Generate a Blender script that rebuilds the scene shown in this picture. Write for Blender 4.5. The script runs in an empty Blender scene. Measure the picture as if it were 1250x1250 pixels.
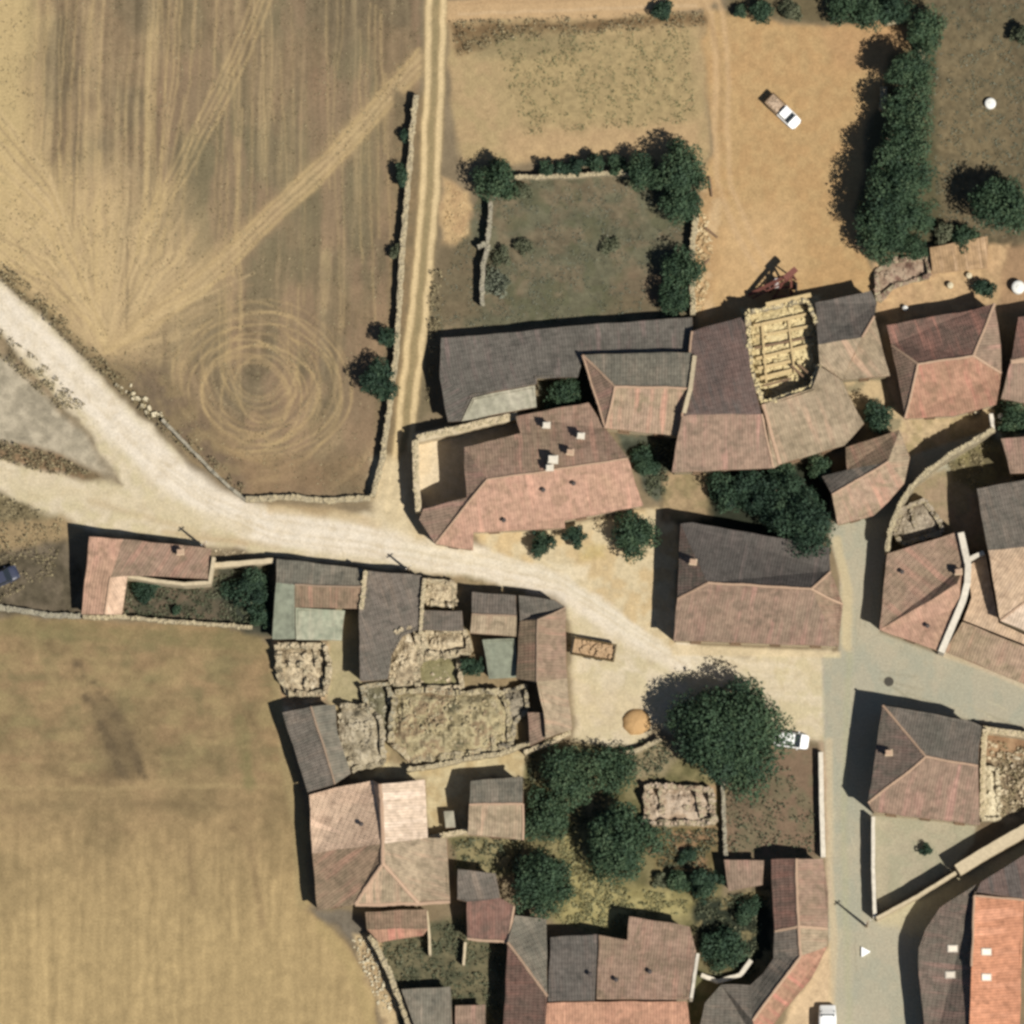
import bpy, math, random
import numpy as np
from mathutils import Vector, Matrix
from mathutils.geometry import tessellate_polygon
random.seed(7); rng = np.random.default_rng(7)
scene = bpy.context.scene
col = scene.collection

# ---------------------------------------------------------------- camera, world, sun, exposure
S = 0.08                       # metres per photograph pixel
TILT = math.radians(6.5)       # the satellite looks slightly from the south
DIST = 1600.0
cam = bpy.data.cameras.new('camera'); camo = bpy.data.objects.new('camera', cam); col.objects.link(camo)
camo.location = (0, -DIST*math.sin(TILT), DIST*math.cos(TILT))
camo.rotation_euler = (TILT, 0, 0)
HT = 50.0/DIST
cam.sensor_width = 36; cam.lens = 18.0/HT
cam.clip_start = 10; cam.clip_end = 6000
scene.camera = camo
SUN_EL, SUN_AZ = math.radians(54), math.radians(129)
w = bpy.data.worlds.new('World'); scene.world = w; w.use_nodes = True
nt = w.node_tree; bg = nt.nodes['Background']
sky = nt.nodes.new('ShaderNodeTexSky'); sky.sky_type = 'NISHITA'; sky.sun_disc = False
sky.sun_elevation = SUN_EL; sky.sun_rotation = SUN_AZ; sky.altitude = 900; sky.dust_density = 1.0
nt.links.new(sky.outputs[0], bg.inputs[0]); bg.inputs[1].default_value = 0.05
sl = bpy.data.lights.new('sun', 'SUN'); sl.energy = 5.0; sl.angle = math.radians(0.5); sl.color = (1.0, 0.955, 0.88)
so = bpy.data.objects.new('sun', sl); col.objects.link(so)
sd = Vector((math.cos(SUN_EL)*math.sin(SUN_AZ), math.cos(SUN_EL)*math.cos(SUN_AZ), math.sin(SUN_EL)))
so.rotation_euler = sd.to_track_quat('Z', 'Y').to_euler(); so.location = sd*100
scene.view_settings.view_transform = 'Standard'; scene.view_settings.look = 'None'
scene.view_settings.gamma = 1; scene.view_settings.use_curve_mapping = False
scene.view_settings.exposure = 0.33
scene.render.engine = 'CYCLES'
scene.cycles.pixel_filter_type = 'BLACKMAN_HARRIS'; scene.cycles.filter_width = 3.0   # soft optics of a satellite camera

# ---------------------------------------------------------------- mapping photograph -> place
CT, ST = math.cos(TILT), math.sin(TILT)
def W(px, py, z=0.0):
    a = (px-625)/625*HT; b = (625-py)/625*HT
    d = (a, b*CT + ST, b*ST - CT)
    t = (z - DIST*CT)/d[2]
    return Vector((a*t, -DIST*ST + d[1]*t, z))
def noise_grid(n, seed): return np.random.default_rng(seed).random((n, n))
_NG = {}
def vnoise(x, y, seed=0):
    g = _NG.setdefault(seed, noise_grid(256, seed))
    xi = np.floor(x).astype(int); yi = np.floor(y).astype(int)
    fx = x-xi; fy = y-yi; fx = fx*fx*(3-2*fx); fy = fy*fy*(3-2*fy)
    a = g[xi % 256, yi % 256]; b = g[(xi+1) % 256, yi % 256]; c = g[xi % 256, (yi+1) % 256]; d = g[(xi+1) % 256, (yi+1) % 256]
    return (a*(1-fx)+b*fx)*(1-fy)+(c*(1-fx)+d*fx)*fy
def fbm(x, y, seed=0, o=4):
    s = 0; amp = 1; t = 0
    for i in range(o):
        s = s+amp*vnoise(x*2**i+13.7*i, y*2**i+7.1*i, seed+i); t += amp; amp *= .5
    return s/t
def pn(x, y):   # cheap smooth noise for single points, -1..1
    return (math.sin(x*1.3+y*.7+1)+math.sin(x*.6-y*1.7+2)+math.sin(-x*2.1+y*1.1)+math.sin(x*.37+y*2.9))*.25
KAL = 1.62
def lin(c): return tuple(((v/255+.055)/1.055)**2.4 if v > 10 else v/255/12.92 for v in c)
def D(r, g, b, f=1.0): return tuple(v/KAL*f for v in lin((r, g, b)))

# ---------------------------------------------------------------- materials
_M = {}
def mk(name):
    m = bpy.data.materials.new(name); m.use_nodes = True
    return m, m.node_tree, m.node_tree.nodes['Principled BSDF']
def plain(name, c, rough=.8, metal=0, bump=.0, scale=6., var=.15):
    if name in _M: return _M[name]
    m, t, p = mk(name); N = t.nodes; L = t.links
    p.inputs['Roughness'].default_value = rough; p.inputs['Metallic'].default_value = metal
    p.inputs['Specular IOR Level'].default_value = .25 if rough > .5 else .5
    tc = N.new('ShaderNodeNewGeometry')
    no = N.new('ShaderNodeTexNoise'); no.inputs['Scale'].default_value = scale; no.inputs['Detail'].default_value = 6
    L.new(tc.outputs['Position'], no.inputs['Vector'])
    mr = N.new('ShaderNodeMapRange'); mr.inputs[1].default_value = .25; mr.inputs[2].default_value = .75
    mr.inputs[3].default_value = 1-var; mr.inputs[4].default_value = 1+var
    L.new(no.outputs[0], mr.inputs[0])
    mx = N.new('ShaderNodeVectorMath'); mx.operation = 'SCALE'; mx.inputs[0].default_value = c
    L.new(mr.outputs[0], mx.inputs['Scale']); L.new(mx.outputs[0], p.inputs['Base Color'])
    if bump:
        b = N.new('ShaderNodeBump'); b.inputs['Strength'].default_value = bump; b.inputs['Distance'].default_value = .05
        L.new(no.outputs[0], b.inputs['Height']); L.new(b.outputs[0], p.inputs['Normal'])
    _M[name] = m; return m
def roofmat(name, c1, c2, c3, tile=True, patch=.5):
    def soft(c):      # dusty, weathered clay
        g = c[0]*.3+c[1]*.5+c[2]*.2; k = .88 if tile else 1; lift = .006 if g < .12 else 0
        return tuple(max(0, (g+(v-g)*k)*.955+lift) for v in c)
    c1, c2, c3 = soft(c1), soft(c2), soft(c3)
    """c1 main tile colour, c2 lichen / newer patches, c3 streak colour"""
    if name in _M: return _M[name]
    m, t, p = mk(name); N = t.nodes; L = t.links
    p.inputs['Roughness'].default_value = .85; p.inputs['Specular IOR Level'].default_value = .2
    uv = N.new('ShaderNodeUVMap'); uv.uv_map = 'uv'
    geo = N.new('ShaderNodeNewGeometry')
    def noise(scale, vec, det=5, dist=0):
        n = N.new('ShaderNodeTexNoise'); n.inputs['Scale'].default_value = scale; n.inputs['Detail'].default_value = det
        n.inputs['Distortion'].default_value = dist
        L.new(vec, n.inputs['Vector']); return n.outputs[0]
    def ramp(v, a, b):
        r = N.new('ShaderNodeMapRange'); r.inputs[1].default_value = a; r.inputs[2].default_value = b; L.new(v, r.inputs[0]); return r.outputs[0]
    def mix(f, a, b):
        x = N.new('ShaderNodeMix'); x.data_type = 'RGBA'
        if isinstance(f, float): x.inputs[0].default_value = f
        else: L.new(f, x.inputs[0])
        for i, q in ((6, a), (7, b)):
            if isinstance(q, tuple): x.inputs[i].default_value = (*q, 1)
            else: L.new(q, x.inputs[i])
        return x.outputs[2]
    big = ramp(noise(.22, geo.outputs['Position'], 4, .4), .5-.12*patch, .68)
    c = mix(big, c1, c2)
    mp = N.new('ShaderNodeMapping'); mp.inputs['Scale'].default_value = (1.5, .16, 1); L.new(uv.outputs[0], mp.inputs[0])
    st = ramp(noise(1.0, mp.outputs[0], 5), .5, .72)
    c = mix(st, c, c3)
    c = mix(ramp(noise(.75, geo.outputs['Position'], 6, .8), .48, .70), c, tuple(v*.8 for v in c2))
    c = mix(ramp(noise(.5, mp.outputs[0], 3), .60, .66), c, tuple(min(.8, v*1.12) for v in c3))
    mot = noise(1.9, geo.outputs['Position'], 6)
    # one shade per tile
    mp2 = N.new('ShaderNodeMapping'); mp2.inputs['Scale'].default_value = (1/.28, 1/.45, 1); L.new(uv.outputs[0], mp2.inputs[0])
    fl = N.new('ShaderNodeVectorMath'); fl.operation = 'FLOOR'; L.new(mp2.outputs[0], fl.inputs[0])
    wn = N.new('ShaderNodeTexWhiteNoise'); L.new(fl.outputs[0], wn.inputs[0])
    ad = N.new('ShaderNodeMath'); ad.operation = 'MULTIPLY_ADD'; L.new(wn.outputs[0], ad.inputs[0]); ad.inputs[1].default_value = .20 if tile else .04
    mm = N.new('ShaderNodeMapRange'); mm.inputs[1].default_value = .3; mm.inputs[2].default_value = .7; mm.inputs[3].default_value = .72; mm.inputs[4].default_value = 1.09
    L.new(mot, mm.inputs[0]); L.new(mm.outputs[0], ad.inputs[2])
    sc = N.new('ShaderNodeVectorMath'); sc.operation = 'SCALE'; L.new(c, sc.inputs[0]); L.new(ad.outputs[0], sc.inputs['Scale'])
    L.new(sc.outputs[0], p.inputs['Base Color'])
    b = N.new('ShaderNodeBump'); b.inputs['Strength'].default_value = .5; b.inputs['Distance'].default_value = .03
    L.new(noise(9, geo.outputs['Position'], 4), b.inputs['Height']); L.new(b.outputs[0], p.inputs['Normal'])
    _M[name] = m; return m
RM = {  # north slopes take darker tones: lichen, plus sun-and-shade contrast put into the colour
 'umber': roofmat('roof_umber', D(130,110,95), D(116,108,92), D(144,116,102)),
 'deepgrey': roofmat('roof_deepgrey', D(98,90,82), D(94,88,80), D(106,94,86)),
 'longgrey': roofmat('roof_longgrey', D(120,112,100), D(112,106,94), D(130,112,102)),
 'greybrown': roofmat('roof_greybrown', D(128,116,102), D(115,109,95), D(142,126,109)),
 'darkmauve': roofmat('roof_darkmauve', D(116,98,88), D(134,106,94), D(102,92,84)),
 'redmauve': roofmat('roof_redmauve', D(138,102,86), D(120,98,82), D(158,112,94)),
 'charcoal': roofmat('roof_charcoal', D(118,108,97), D(108,102,92), D(130,114,102)),
 'greygreen': roofmat('roof_greygreen', D(140,131,112), D(126,121,104), D(154,140,120)),
 'beige': roofmat('roof_beige', D(184,162,130), D(170,150,118), D(196,162,130)),
 'pinkbeige': roofmat('roof_pinkbeige', D(184,154,126), D(174,152,118), D(200,152,124)),
 'pink': roofmat('roof_pink', D(200,156,128), D(198,158,126), D(208,158,130), patch=.2),
 'dullpink': roofmat('roof_dullpink', D(168,138,114), D(158,134,110), D(180,138,118)),
 'brownpink': roofmat('roof_brownpink', D(172,140,116), D(160,136,108), D(180,138,114)),
 'terracotta': roofmat('roof_terracotta', D(190,142,112), D(178,138,106), D(196,132,108)),
 'orange':    roofmat('roof_orange', D(226,154,112), D(220,150,108), D(232,162,122), patch=.1),
 'southorange': roofmat('roof_southorange', D(202,148,116), D(192,144,112), D(208,154,120)),
 'cream':     roofmat('roof_cream', D(216,184,148), D(210,176,140), D(222,190,156), patch=.2),
 'palecream': roofmat('roof_palecream', D(236,208,178), D(232,204,172), D(240,214,186), patch=.1),
 'peach': roofmat('roof_peach', D(224,190,156), D(224,186,152), D(236,198,164), patch=.2),
 'brown': roofmat('roof_brown', D(160,132,104), D(144,124,96), D(172,132,106)),
 'tan':       roofmat('roof_tan', D(192,156,112), D(186,150,104), D(200,164,122)),
 'fibregreen': roofmat('roof_fibregreen', D(150,154,132), D(160,164,142), D(140,146,126), tile=False),
 'fibrepale': roofmat('roof_fibrepale', D(186,186,160), D(172,178,152), D(194,190,164), tile=False),
 'concrete':  roofmat('roof_concrete', D(188,182,160), D(178,174,150), D(198,190,168), tile=False),
}
WM = {
 'cream': plain('wall_cream', D(214,196,162), bump=.4, scale=3),
 'stone': plain('wall_stone', D(180,166,136), bump=1, scale=4, var=.38),
 'white': plain('wall_white', D(236,226,206), bump=.3, scale=3),
 'greystone': plain('wall_greystone', D(164,156,136), bump=1, scale=5, var=.3),
}
M_RIDGE = plain('ridge_mortar', D(200,168,140), bump=.5, scale=8, var=.15)
M_RIDGE_DULL = plain('ridge_dull', D(172,148,124), bump=.5, scale=8, var=.15)
M_FASCIA = plain('eave_board', D(150,120,95), var=.2)
M_WOOD = plain('weathered_wood', D(216,190,140), bump=.6, scale=10, var=.25)
M_DWOOD = plain('dark_wood', D(140,114,88), bump=.5, scale=10, var=.2)
M_GLASS = plain('window_glass', (.02,.025,.03), rough=.12, var=.1)
M_WHITE = plain('white_paint', (.8,.8,.77), rough=.6, var=.06)
M_DARK = plain('dark_opening', (.03,.025,.02), rough=.9)
M_STONE = plain("pale_stone", D(198,182,146), bump=1, scale=6, var=.35)

M_STRAW = plain('straw_debris', D(228,208,158), bump=.8, scale=5, var=.25)
M_GSTONE = plain('grey_stone', D(170,162,138), bump=1, scale=6, var=.35)
M_BARK = plain('bark', (.12,.09,.06), bump=1, scale=12, var=.3)

def patchy(name, cols, scale=.55, bump=1.):
    if name in _M: return _M[name]
    m, t, p = mk(name); N = t.nodes; L = t.links
    p.inputs['Roughness'].default_value = .95; p.inputs['Specular IOR Level'].default_value = .1
    g = N.new('ShaderNodeNewGeometry'); a = N.new('ShaderNodeTexNoise'); a.inputs['Scale'].default_value = scale; a.inputs['Detail'].default_value = 7; a.inputs['Roughness'].default_value = .65
    L.new(g.outputs['Position'], a.inputs['Vector']); r = N.new('ShaderNodeValToRGB'); els = r.color_ramp.elements
    els[0].position = .34; els[1].position = .66; els[0].color = (*cols[0], 1); els[1].color = (*cols[-1], 1)
    for i, c in enumerate(cols[1:-1]): e = els.new(.34+.32*(i+1)/(len(cols)-1)); e.color = (*c, 1)
    L.new(a.outputs[0], r.inputs[0]); L.new(r.outputs[0], p.inputs['Base Color'])
    b = N.new('ShaderNodeBump'); b.inputs['Strength'].default_value = bump; b.inputs['Distance'].default_value = .05; n2 = N.new('ShaderNodeTexNoise'); n2.inputs['Scale'].default_value = 5
    L.new(g.outputs['Position'], n2.inputs['Vector']); L.new(n2.outputs[0], b.inputs['Height']); L.new(b.outputs[0], p.inputs['Normal'])
    _M[name] = m; return m
# ---------------------------------------------------------------- mesh helpers
def wl(o):
    p = Vector((0, 0, 0))
    while o is not None: p = p + o.location; o = o.parent
    return p
M_RUBBLE = patchy('ruin_rubble', [D(128,114,92), D(184,166,136), D(224,206,172), D(160,142,114), D(230,216,188)])
class MB:
    def __init__(s): s.v = []; s.f = []; s.mi = []; s.uv = []; s.cl = []
    def face(s, pts, mi=0, uv=None, c=None):
        n = len(s.v); s.v.extend([tuple(p) for p in pts]); s.f.append(tuple(range(n, n+len(pts)))); s.mi.append(mi)
        s.uv.extend(uv if uv else [(0, 0)]*len(pts)); s.cl.append(c)
    def box(s, c, size, rz=0, mi=0, jit=0, rx=0, ry=0):
        R = Matrix.Rotation(rz, 3, 'Z') @ Matrix.Rotation(ry, 3, 'Y') @ Matrix.Rotation(rx, 3, 'X')
        P = []
        for k in range(8):
            q = Vector(((-.5, .5)[k & 1]*size[0], (-.5, .5)[k >> 1 & 1]*size[1], (-.5, .5)[k >> 2 & 1]*size[2]))
            if jit: q += Vector((random.uniform(-jit, jit)*size[0], random.uniform(-jit, jit)*size[1], random.uniform(-jit, jit)*size[2]))
            P.append(R @ q + Vector(c))
        s.hexa(P, mi)
    def hexa(s, P, mi=0):
        n = len(s.v); s.v.extend([tuple(p) for p in P])
        for q in ((0,2,3,1),(4,5,7,6),(0,1,5,4),(2,6,7,3),(0,4,6,2),(1,3,7,5)):
            s.f.append(tuple(n+i for i in q)); s.mi.append(mi); s.uv.extend([(0, 0)]*4); s.cl.append(None)
    def beam(s, a, b, wd, ht, mi=0):
        a = Vector(a); b = Vector(b); d = (b-a).normalized()
        up = Vector((0, 0, 1)) if abs(d.z) < .95 else Vector((1, 0, 0))
        x = d.cross(up).normalized()*wd/2; y = x.cross(d).normalized()*ht/2
        s.hexa([a-x-y, a+x-y, a-x+y, a+x+y, b-x-y, b+x-y, b-x+y, b+x+y], mi)
    def tube(s, a, b, r1, r2, n=8, mi=0, cap=True):
        a = Vector(a); b = Vector(b); d = (b-a).normalized()
        up = Vector((0, 0, 1)) if abs(d.z) < .95 else Vector((1, 0, 0))
        x = d.cross(up).normalized(); y = d.cross(x)
        n0 = len(s.v)
        for (p, r) in ((a, r1), (b, r2)):
            for k in range(n):
                t = 2*math.pi*k/n; s.v.append(tuple(p + x*math.cos(t)*r + y*math.sin(t)*r))
        for k in range(n):
            k2 = (k+1) % n
            s.f.append((n0+k, n0+n+k, n0+n+k2, n0+k2)); s.mi.append(mi); s.uv.extend([(0, 0)]*4); s.cl.append(None)
        if cap:
            s.f.append(tuple(n0+n+n-1-k for k in range(n))); s.mi.append(mi); s.uv.extend([(0, 0)]*n); s.cl.append(None)
            s.f.append(tuple(n0+k for k in range(n))); s.mi.append(mi); s.uv.extend([(0, 0)]*n); s.cl.append(None)
    def lathe(s, c, prof, n=20, mi=0, sx=1, sy=1):
        n0 = len(s.v)
        for (r, z) in prof:
            for k in range(n):
                t = 2*math.pi*k/n; s.v.append((c[0]+r*math.cos(t)*sx, c[1]+r*math.sin(t)*sy, c[2]+z))
        for j in range(len(prof)-1):
            for k in range(n):
                k2 = (k+1) % n
                s.f.append((n0+j*n+k, n0+j*n+k2, n0+(j+1)*n+k2, n0+(j+1)*n+k)); s.mi.append(mi); s.uv.extend([(0, 0)]*4); s.cl.append(None)
    def build(s, name, mats, parent=None, smooth=False, origin=None, uv=False):
        me = bpy.data.meshes.new(name)
        v = np.array(s.v, dtype=float) if s.v else np.zeros((0, 3))
        o = bpy.data.objects.new(name, me)
        if parent is not None:
            v = v - np.array(wl(parent))
            o.parent = parent
        elif origin is not None:
            v = v - np.array(origin); o.location = origin
        me.from_pydata(v.tolist(), [], s.f)
        for m in (mats if isinstance(mats, (list, tuple)) else [mats]): me.materials.append(m)
        if len(me.polygons): me.polygons.foreach_set('material_index', s.mi)
        if uv:
            l = me.uv_layers.new(name='uv'); l.data.foreach_set('uv', np.array(s.uv, dtype=np.float32).ravel())
        if any(c is not None for c in s.cl):
            a = me.attributes.new('tone', 'FLOAT', 'FACE'); a.data.foreach_set('value', [c or 0. for c in s.cl])
        if smooth: me.shade_smooth()
        me.update(); col.objects.link(o); return o
def tag(o, label=None, cat=None, group=None, kind=None):
    if label: o['label'] = label
    if cat: o['category'] = cat
    if group: o['group'] = group
    if kind: o['kind'] = kind
    return o
def thing(name, label, cat, loc, group=None, rz=0):
    o = bpy.data.objects.new(name, None); o.location = loc; o.rotation_euler = (0, 0, rz); o.empty_display_size = .3
    col.objects.link(o); return tag(o, label, cat, group)
def copy_tree(o, parent=None):
    c = o.copy(); col.objects.link(c); c.parent = parent
    for ch in list(o.children): copy_tree(ch, c)
    return c
def inpoly(x, y, poly):
    r = np.zeros(np.shape(x), bool); j = len(poly)-1
    for i in range(len(poly)):
        xi, yi = poly[i]; xj, yj = poly[j]
        if yi != yj:
            c = ((yi > y) != (yj > y)) & (x < (xj-xi)*(y-yi)/(yj-yi)+xi); r ^= c
        j = i
    return r
def segdist(x, y, pts, closed=False):
    d = np.full(np.shape(x), 1e9); P = list(pts)+([pts[0]] if closed else [])
    for (ax, ay), (bx, by) in zip(P[:-1], P[1:]):
        dx, dy = bx-ax, by-ay; q = dx*dx+dy*dy or 1e-9
        t = np.clip(((x-ax)*dx+(y-ay)*dy)/q, 0, 1)
        d = np.minimum(d, np.hypot(x-ax-t*dx, y-ay-t*dy))
    return d
def smooth01(v): v = np.clip(v, 0, 1); return v*v*(3-2*v)
# ---------------------------------------------------------------- the ground: one fine sheet, cut into its regions
LO, HI, STEP = -46, 1296, 2.0
gx = np.arange(LO, HI+.1, STEP); NG = len(gx)
X, Y = np.meshgrid(gx, gx, indexing='ij')           # photograph pixels, 0.16 m apart on the ground
wx = fbm(X/26, Y/26, 3)-.5; wy = fbm(X/26, Y/26, 9)-.5   # wobble for natural edges
XW = X + wx*14; YW = Y + wy*14
XL = X + wx*5; YL = Y + wy*5
N1 = fbm(X/60, Y/60, 21); N2 = fbm(X/14, Y/14, 31, 5); N3 = fbm(X/5, Y/5, 41, 3)
C = np.zeros((NG, NG, 3)); C[:] = D(138, 124, 96)
C *= (0.75+.5*N2)[..., None]
Z = (N2-.5)*.10 + (N3-.5)*.05
def L3(*c): return np.array(D(*c))
def blend(mask, c):
    global C
    c = np.array(c); C = C*(1-mask[..., None]) + c*mask[..., None]
def P(poly, c, soft=4, alpha=1, c2=None, nz=None, wob=True, var=.16):
    x, y = (XW, YW) if wob else (X, Y)
    xs = [p[0] for p in poly]; ys = [p[1] for p in poly]
    i0 = max(0, int((min(xs)-20-LO)/STEP)); i1 = min(NG, int((max(xs)+20-LO)/STEP)+2)
    j0 = max(0, int((min(ys)-20-LO)/STEP)); j1 = min(NG, int((max(ys)+20-LO)/STEP)+2)
    if i1 <= i0 or j1 <= j0: return
    x = x[i0:i1, j0:j1]; y = y[i0:i1, j0:j1]
    ins = inpoly(x, y, poly); d = segdist(x, y, poly, True); sd_ = np.where(ins, d, -d)
    m = smooth01(sd_/soft*.5+.5)*alpha
    cc = L3(*c)[None, None, :]*np.ones(x.shape+(1,))
    if c2 is not None:
        n = (nz[i0:i1, j0:j1] if nz is not None else smooth01((N2[i0:i1, j0:j1]-.36)/.28))[..., None]
        cc = cc*(1-n)+L3(*c2)*n
    cc = cc*(1+var*(N3[i0:i1, j0:j1]-.5)*2+var*.8*(N2[i0:i1, j0:j1]-.5)*2)[..., None]
    C[i0:i1, j0:j1] = C[i0:i1, j0:j1]*(1-m[..., None])+cc*m[..., None]
def ST_(pts, width, c, soft=3, alpha=1, breakup=0, dz=0, wob=True):
    global Z
    x, y = (XL, YL) if wob else (X, Y)
    xs = [p[0] for p in pts]; ys = [p[1] for p in pts]; mgn = width+20
    i0 = max(0, int((min(xs)-mgn-LO)/STEP)); i1 = min(NG, int((max(xs)+mgn-LO)/STEP)+2)
    j0 = max(0, int((min(ys)-mgn-LO)/STEP)); j1 = min(NG, int((max(ys)+mgn-LO)/STEP)+2)
    if i1 <= i0 or j1 <= j0: return
    d = segdist(x[i0:i1, j0:j1], y[i0:i1, j0:j1], pts)
    m = smooth01((width/2-d)/soft+.5)*alpha
    if breakup: m = m*(1-breakup*smooth01((N2[i0:i1, j0:j1]-.42)/.2))
    C[i0:i1, j0:j1] = C[i0:i1, j0:j1]*(1-m[..., None])+(L3(*c)*(.9+.2*N3[i0:i1, j0:j1])[..., None])*m[..., None]
    Z[i0:i1, j0:j1] += dz*m
# --- upper left stubble field
F1 = [(-60,-60),(516,-60),(516,60),(505,120),(497,200),(487,330),(476,430),(462,560),(455,606),(310,610),(262,580),(200,520),(140,470),(95,420),(40,365),(-60,300)]
P(F1, (146,127,96), 6, c2=(127,114,87), nz=smooth01((N1-.35)/.3))
def field_streaks():
    global C, Z
    ins = smooth01((np.where(inpoly(XW, YW, F1), 1, -1)*segdist(XW, YW, F1, True))/8+.2)
    # swath coordinate: parallel passes that bend round a headland turn at the bottom
    cx, cy = 312, 455
    d1 = np.where(Y > cy, np.hypot((X-cx), (Y-cy)*1.0), np.abs(X-cx+(cy-Y)*-.035))
    sgn = np.where(X > cx, 1, -1)
    s = d1*sgn; s = np.where(Y > cy, d1*np.where(X>cx, 1, 1)*sgn, s)
    dd = d1+fbm(X/50, Y/120, 5)*9
    side = np.where(X > cx, 0., 77.3)
    n = vnoise(dd/6.2+side, Y/210+2, 55)*.55+vnoise(dd/2.6+side, Y/80+9, 56)*.3+vnoise(dd/17+side, Y/400, 57)*.5
    n = (n/1.35-.5)*2
    low = vnoise(X/8.+.35*0, Y/55, 58)-.5
    amp = (.30+.25*smooth01((430-Y)/300))
    light = smooth01((n-.02)/.5)*.55*ins
    fine = vnoise(dd/1.7+side, Y/30, 59)
    C *= (1+ins*(n*.30+low*.14+(fine-.5)*.16))[..., None]
    m = light*smooth01((fbm(X/90, Y/90, 61)-.3)/.35)
    blend(m*.95, L3(196,175,126))
    Z += ins*n*.03
    # greyer zones between x 200 and 520
    g = smooth01((fbm(X/55, Y/200, 66)-.42)/.2)*ins*smooth01((X-190)/60)*.55*smooth01((420-Y)/120)
    blend(g*smooth01(.7-n), L3(132,124,92))
    # pinkish bare soil
    g = smooth01((fbm(X/40+9, Y/130, 68)-.5)/.15)*ins*.45
    blend(g, L3(160,134,104))
    # pale left margin
    g = smooth01((75-X-20*wx)/60)*ins*.8; blend(g, L3(206,184,130)*1.0)
field_streaks()
# straw fan where the machines leave the field
fan = np.hypot((XW-105)/1.25, (YW-335)/1.0)
ang = np.arctan2(YW-440, XW-125)
fn = vnoise(ang*38, fan/70, 71)
insF1 = inpoly(XW, YW, F1)
blend(smooth01((168-fan)/95)*insF1*(.6+.4*smooth01((fn-.35)/.3))*.9, L3(204,180,132))
blend(smooth01((150-np.hypot(XW-20, YW-300))/90)*insF1*.5*smooth01((vnoise((X+Y)/9, (X-Y)/60, 72)-.3)/.3), L3(196,174,124))
TR = (202,178,126); TR2 = (212,188,138)
for k in range(70):
    x0 = random.uniform(40, 505); sl_ = random.uniform(-8, 14)-(x0-300)*.03; y0 = random.uniform(-50, 200); ln_ = random.uniform(120, 420)
    if x0+sl_ > 500: continue
    y1 = min(y0+ln_, 560 if 230 < x0 < 400 else 400)
    ST_([(x0+sl_, y0), (x0+sl_*.4, (y0+y1)/2), (x0, y1)], random.uniform(1.6, 3.0), random.choice([TR, (188,166,118), (188,166,118), (118,106,80), (122,108,84)]), 3, random.uniform(.3, .6), breakup=.3)
for k in range(17):
    ex, ey = random.uniform(298, 330), random.uniform(462, 492); rx = random.uniform(34, 108); ry = rx*random.uniform(.72, .92)+10; ph = random.uniform(0, .6)
    ST_([(ex+math.cos(t)*rx*(1+.06*math.sin(2*t+ph)), min(ey+math.sin(t)*ry, 588)) for t in np.linspace(0, 2*math.pi, 30)], random.uniform(1.8, 3.4), random.choice([TR, (192,168,120), (186,162,116), (122,108,84)]), 3, random.uniform(.35, .65), breakup=.35)
for k in range(10):
    rx = random.uniform(22, 128); y_ = 395+rx*.1; pts = [(316+math.cos(t)*rx, 430+math.sin(t)*(rx*1.05+18)) for t in np.linspace(-.15, math.pi+.15, 20)]
    pts = [(316+rx, 345+rx*.3+random.uniform(-20, 40))]+pts+[(316-rx, 350+rx*.3+random.uniform(-20, 40))]
    pts = [p for p in pts if not (p[0] < 200 and p[1] > 520)]
    ST_(pts, random.uniform(1.6, 3), random.choice([(190,168,120), (184,160,114), (120,106,80), (126,110,86)]), 3, random.uniform(.3, .55), breakup=.35)
for k, off in enumerate((0, 9, 20, 29)):
    ST_([(128+off*.3,432-off*.2),(180,386+off*.7),(250,330+off*.9),(330,250+off),(400,185+off),(460,118+off),(512,60+off)], 4.2 if k != 1 else 5, TR2 if k in (1, 2) else TR, 4, .8, breakup=.25)
ST_([(140,425),(250,330),(330,262),(400,197),(460,130),(512,75)], 30, (186,162,116), 14, .45, breakup=.3)
for off in (0, 8, 15, 24):
    ST_([(176+off*.5,270),(205+off,215),(240+off,150),(280+off,70),(322+off,-40)], 3.2, TR, 3, .55, breakup=.3)
for off in (0, 6, 28, 34, 50, 78):
    ST_([(168+off*.35,310),(178+off*.5,220),(182+off,100),(190+off,-40)], 2.6, TR, 3, .5, breakup=.3)
for off in (-40, -28, -8, 5, -62, -75):
    ST_([(110+off*.8,300),(112+off,180),(118+off,60),(124+off,-40)], 2.6, TR, 3, .45, breakup=.35)
for k in range(34):
    y_ = random.uniform(110, 335); ST_([(-20, y_), (60, y_+(400-y_)*.35), (130, 415+random.uniform(-10, 12))], 2.6, random.choice([TR, TR2, (150,132,100)]), 3, .5, breakup=.3)
for a in np.linspace(-2.75, -.3, 40):
    r0, r1 = random.uniform(40, 80), random.uniform(130, 210)
    ST_([(130+math.cos(a)*r0, 415+math.sin(a)*r0), (130+math.cos(a)*r1, 415+math.sin(a)*r1)], 2.5, random.choice([TR, TR2, (160,140,104)]), 3, .5, breakup=.3)
for (rx, rt, rb, al) in ((44,400,505,.3),(72,392,530,.35),(98,396,562,.3)):
    pts = [(318+math.cos(t)*rx, (rt+rb)/2+math.sin(t)*(rb-rt)/2 + (10 if math.cos(t) > 0 else 0)) for t in np.linspace(-1.2, math.pi+1.1, 26)]
    ST_(pts, 3.6, (190,166,116), 3, al, breakup=.35)
ST_([(150,432),(190,398),(240,382),(300,384),(350,392),(395,410)], 3, (170,150,110), 4, .35, breakup=.3)
ST_([(160,445),(200,470),(235,520),(280,552),(330,565)], 4, (184,160,114), 4, .5, breakup=.3)
P([(170,440),(270,560),(310,600),(440,598),(440,560),(300,555)], (146,122,88), 14, .5)
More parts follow.
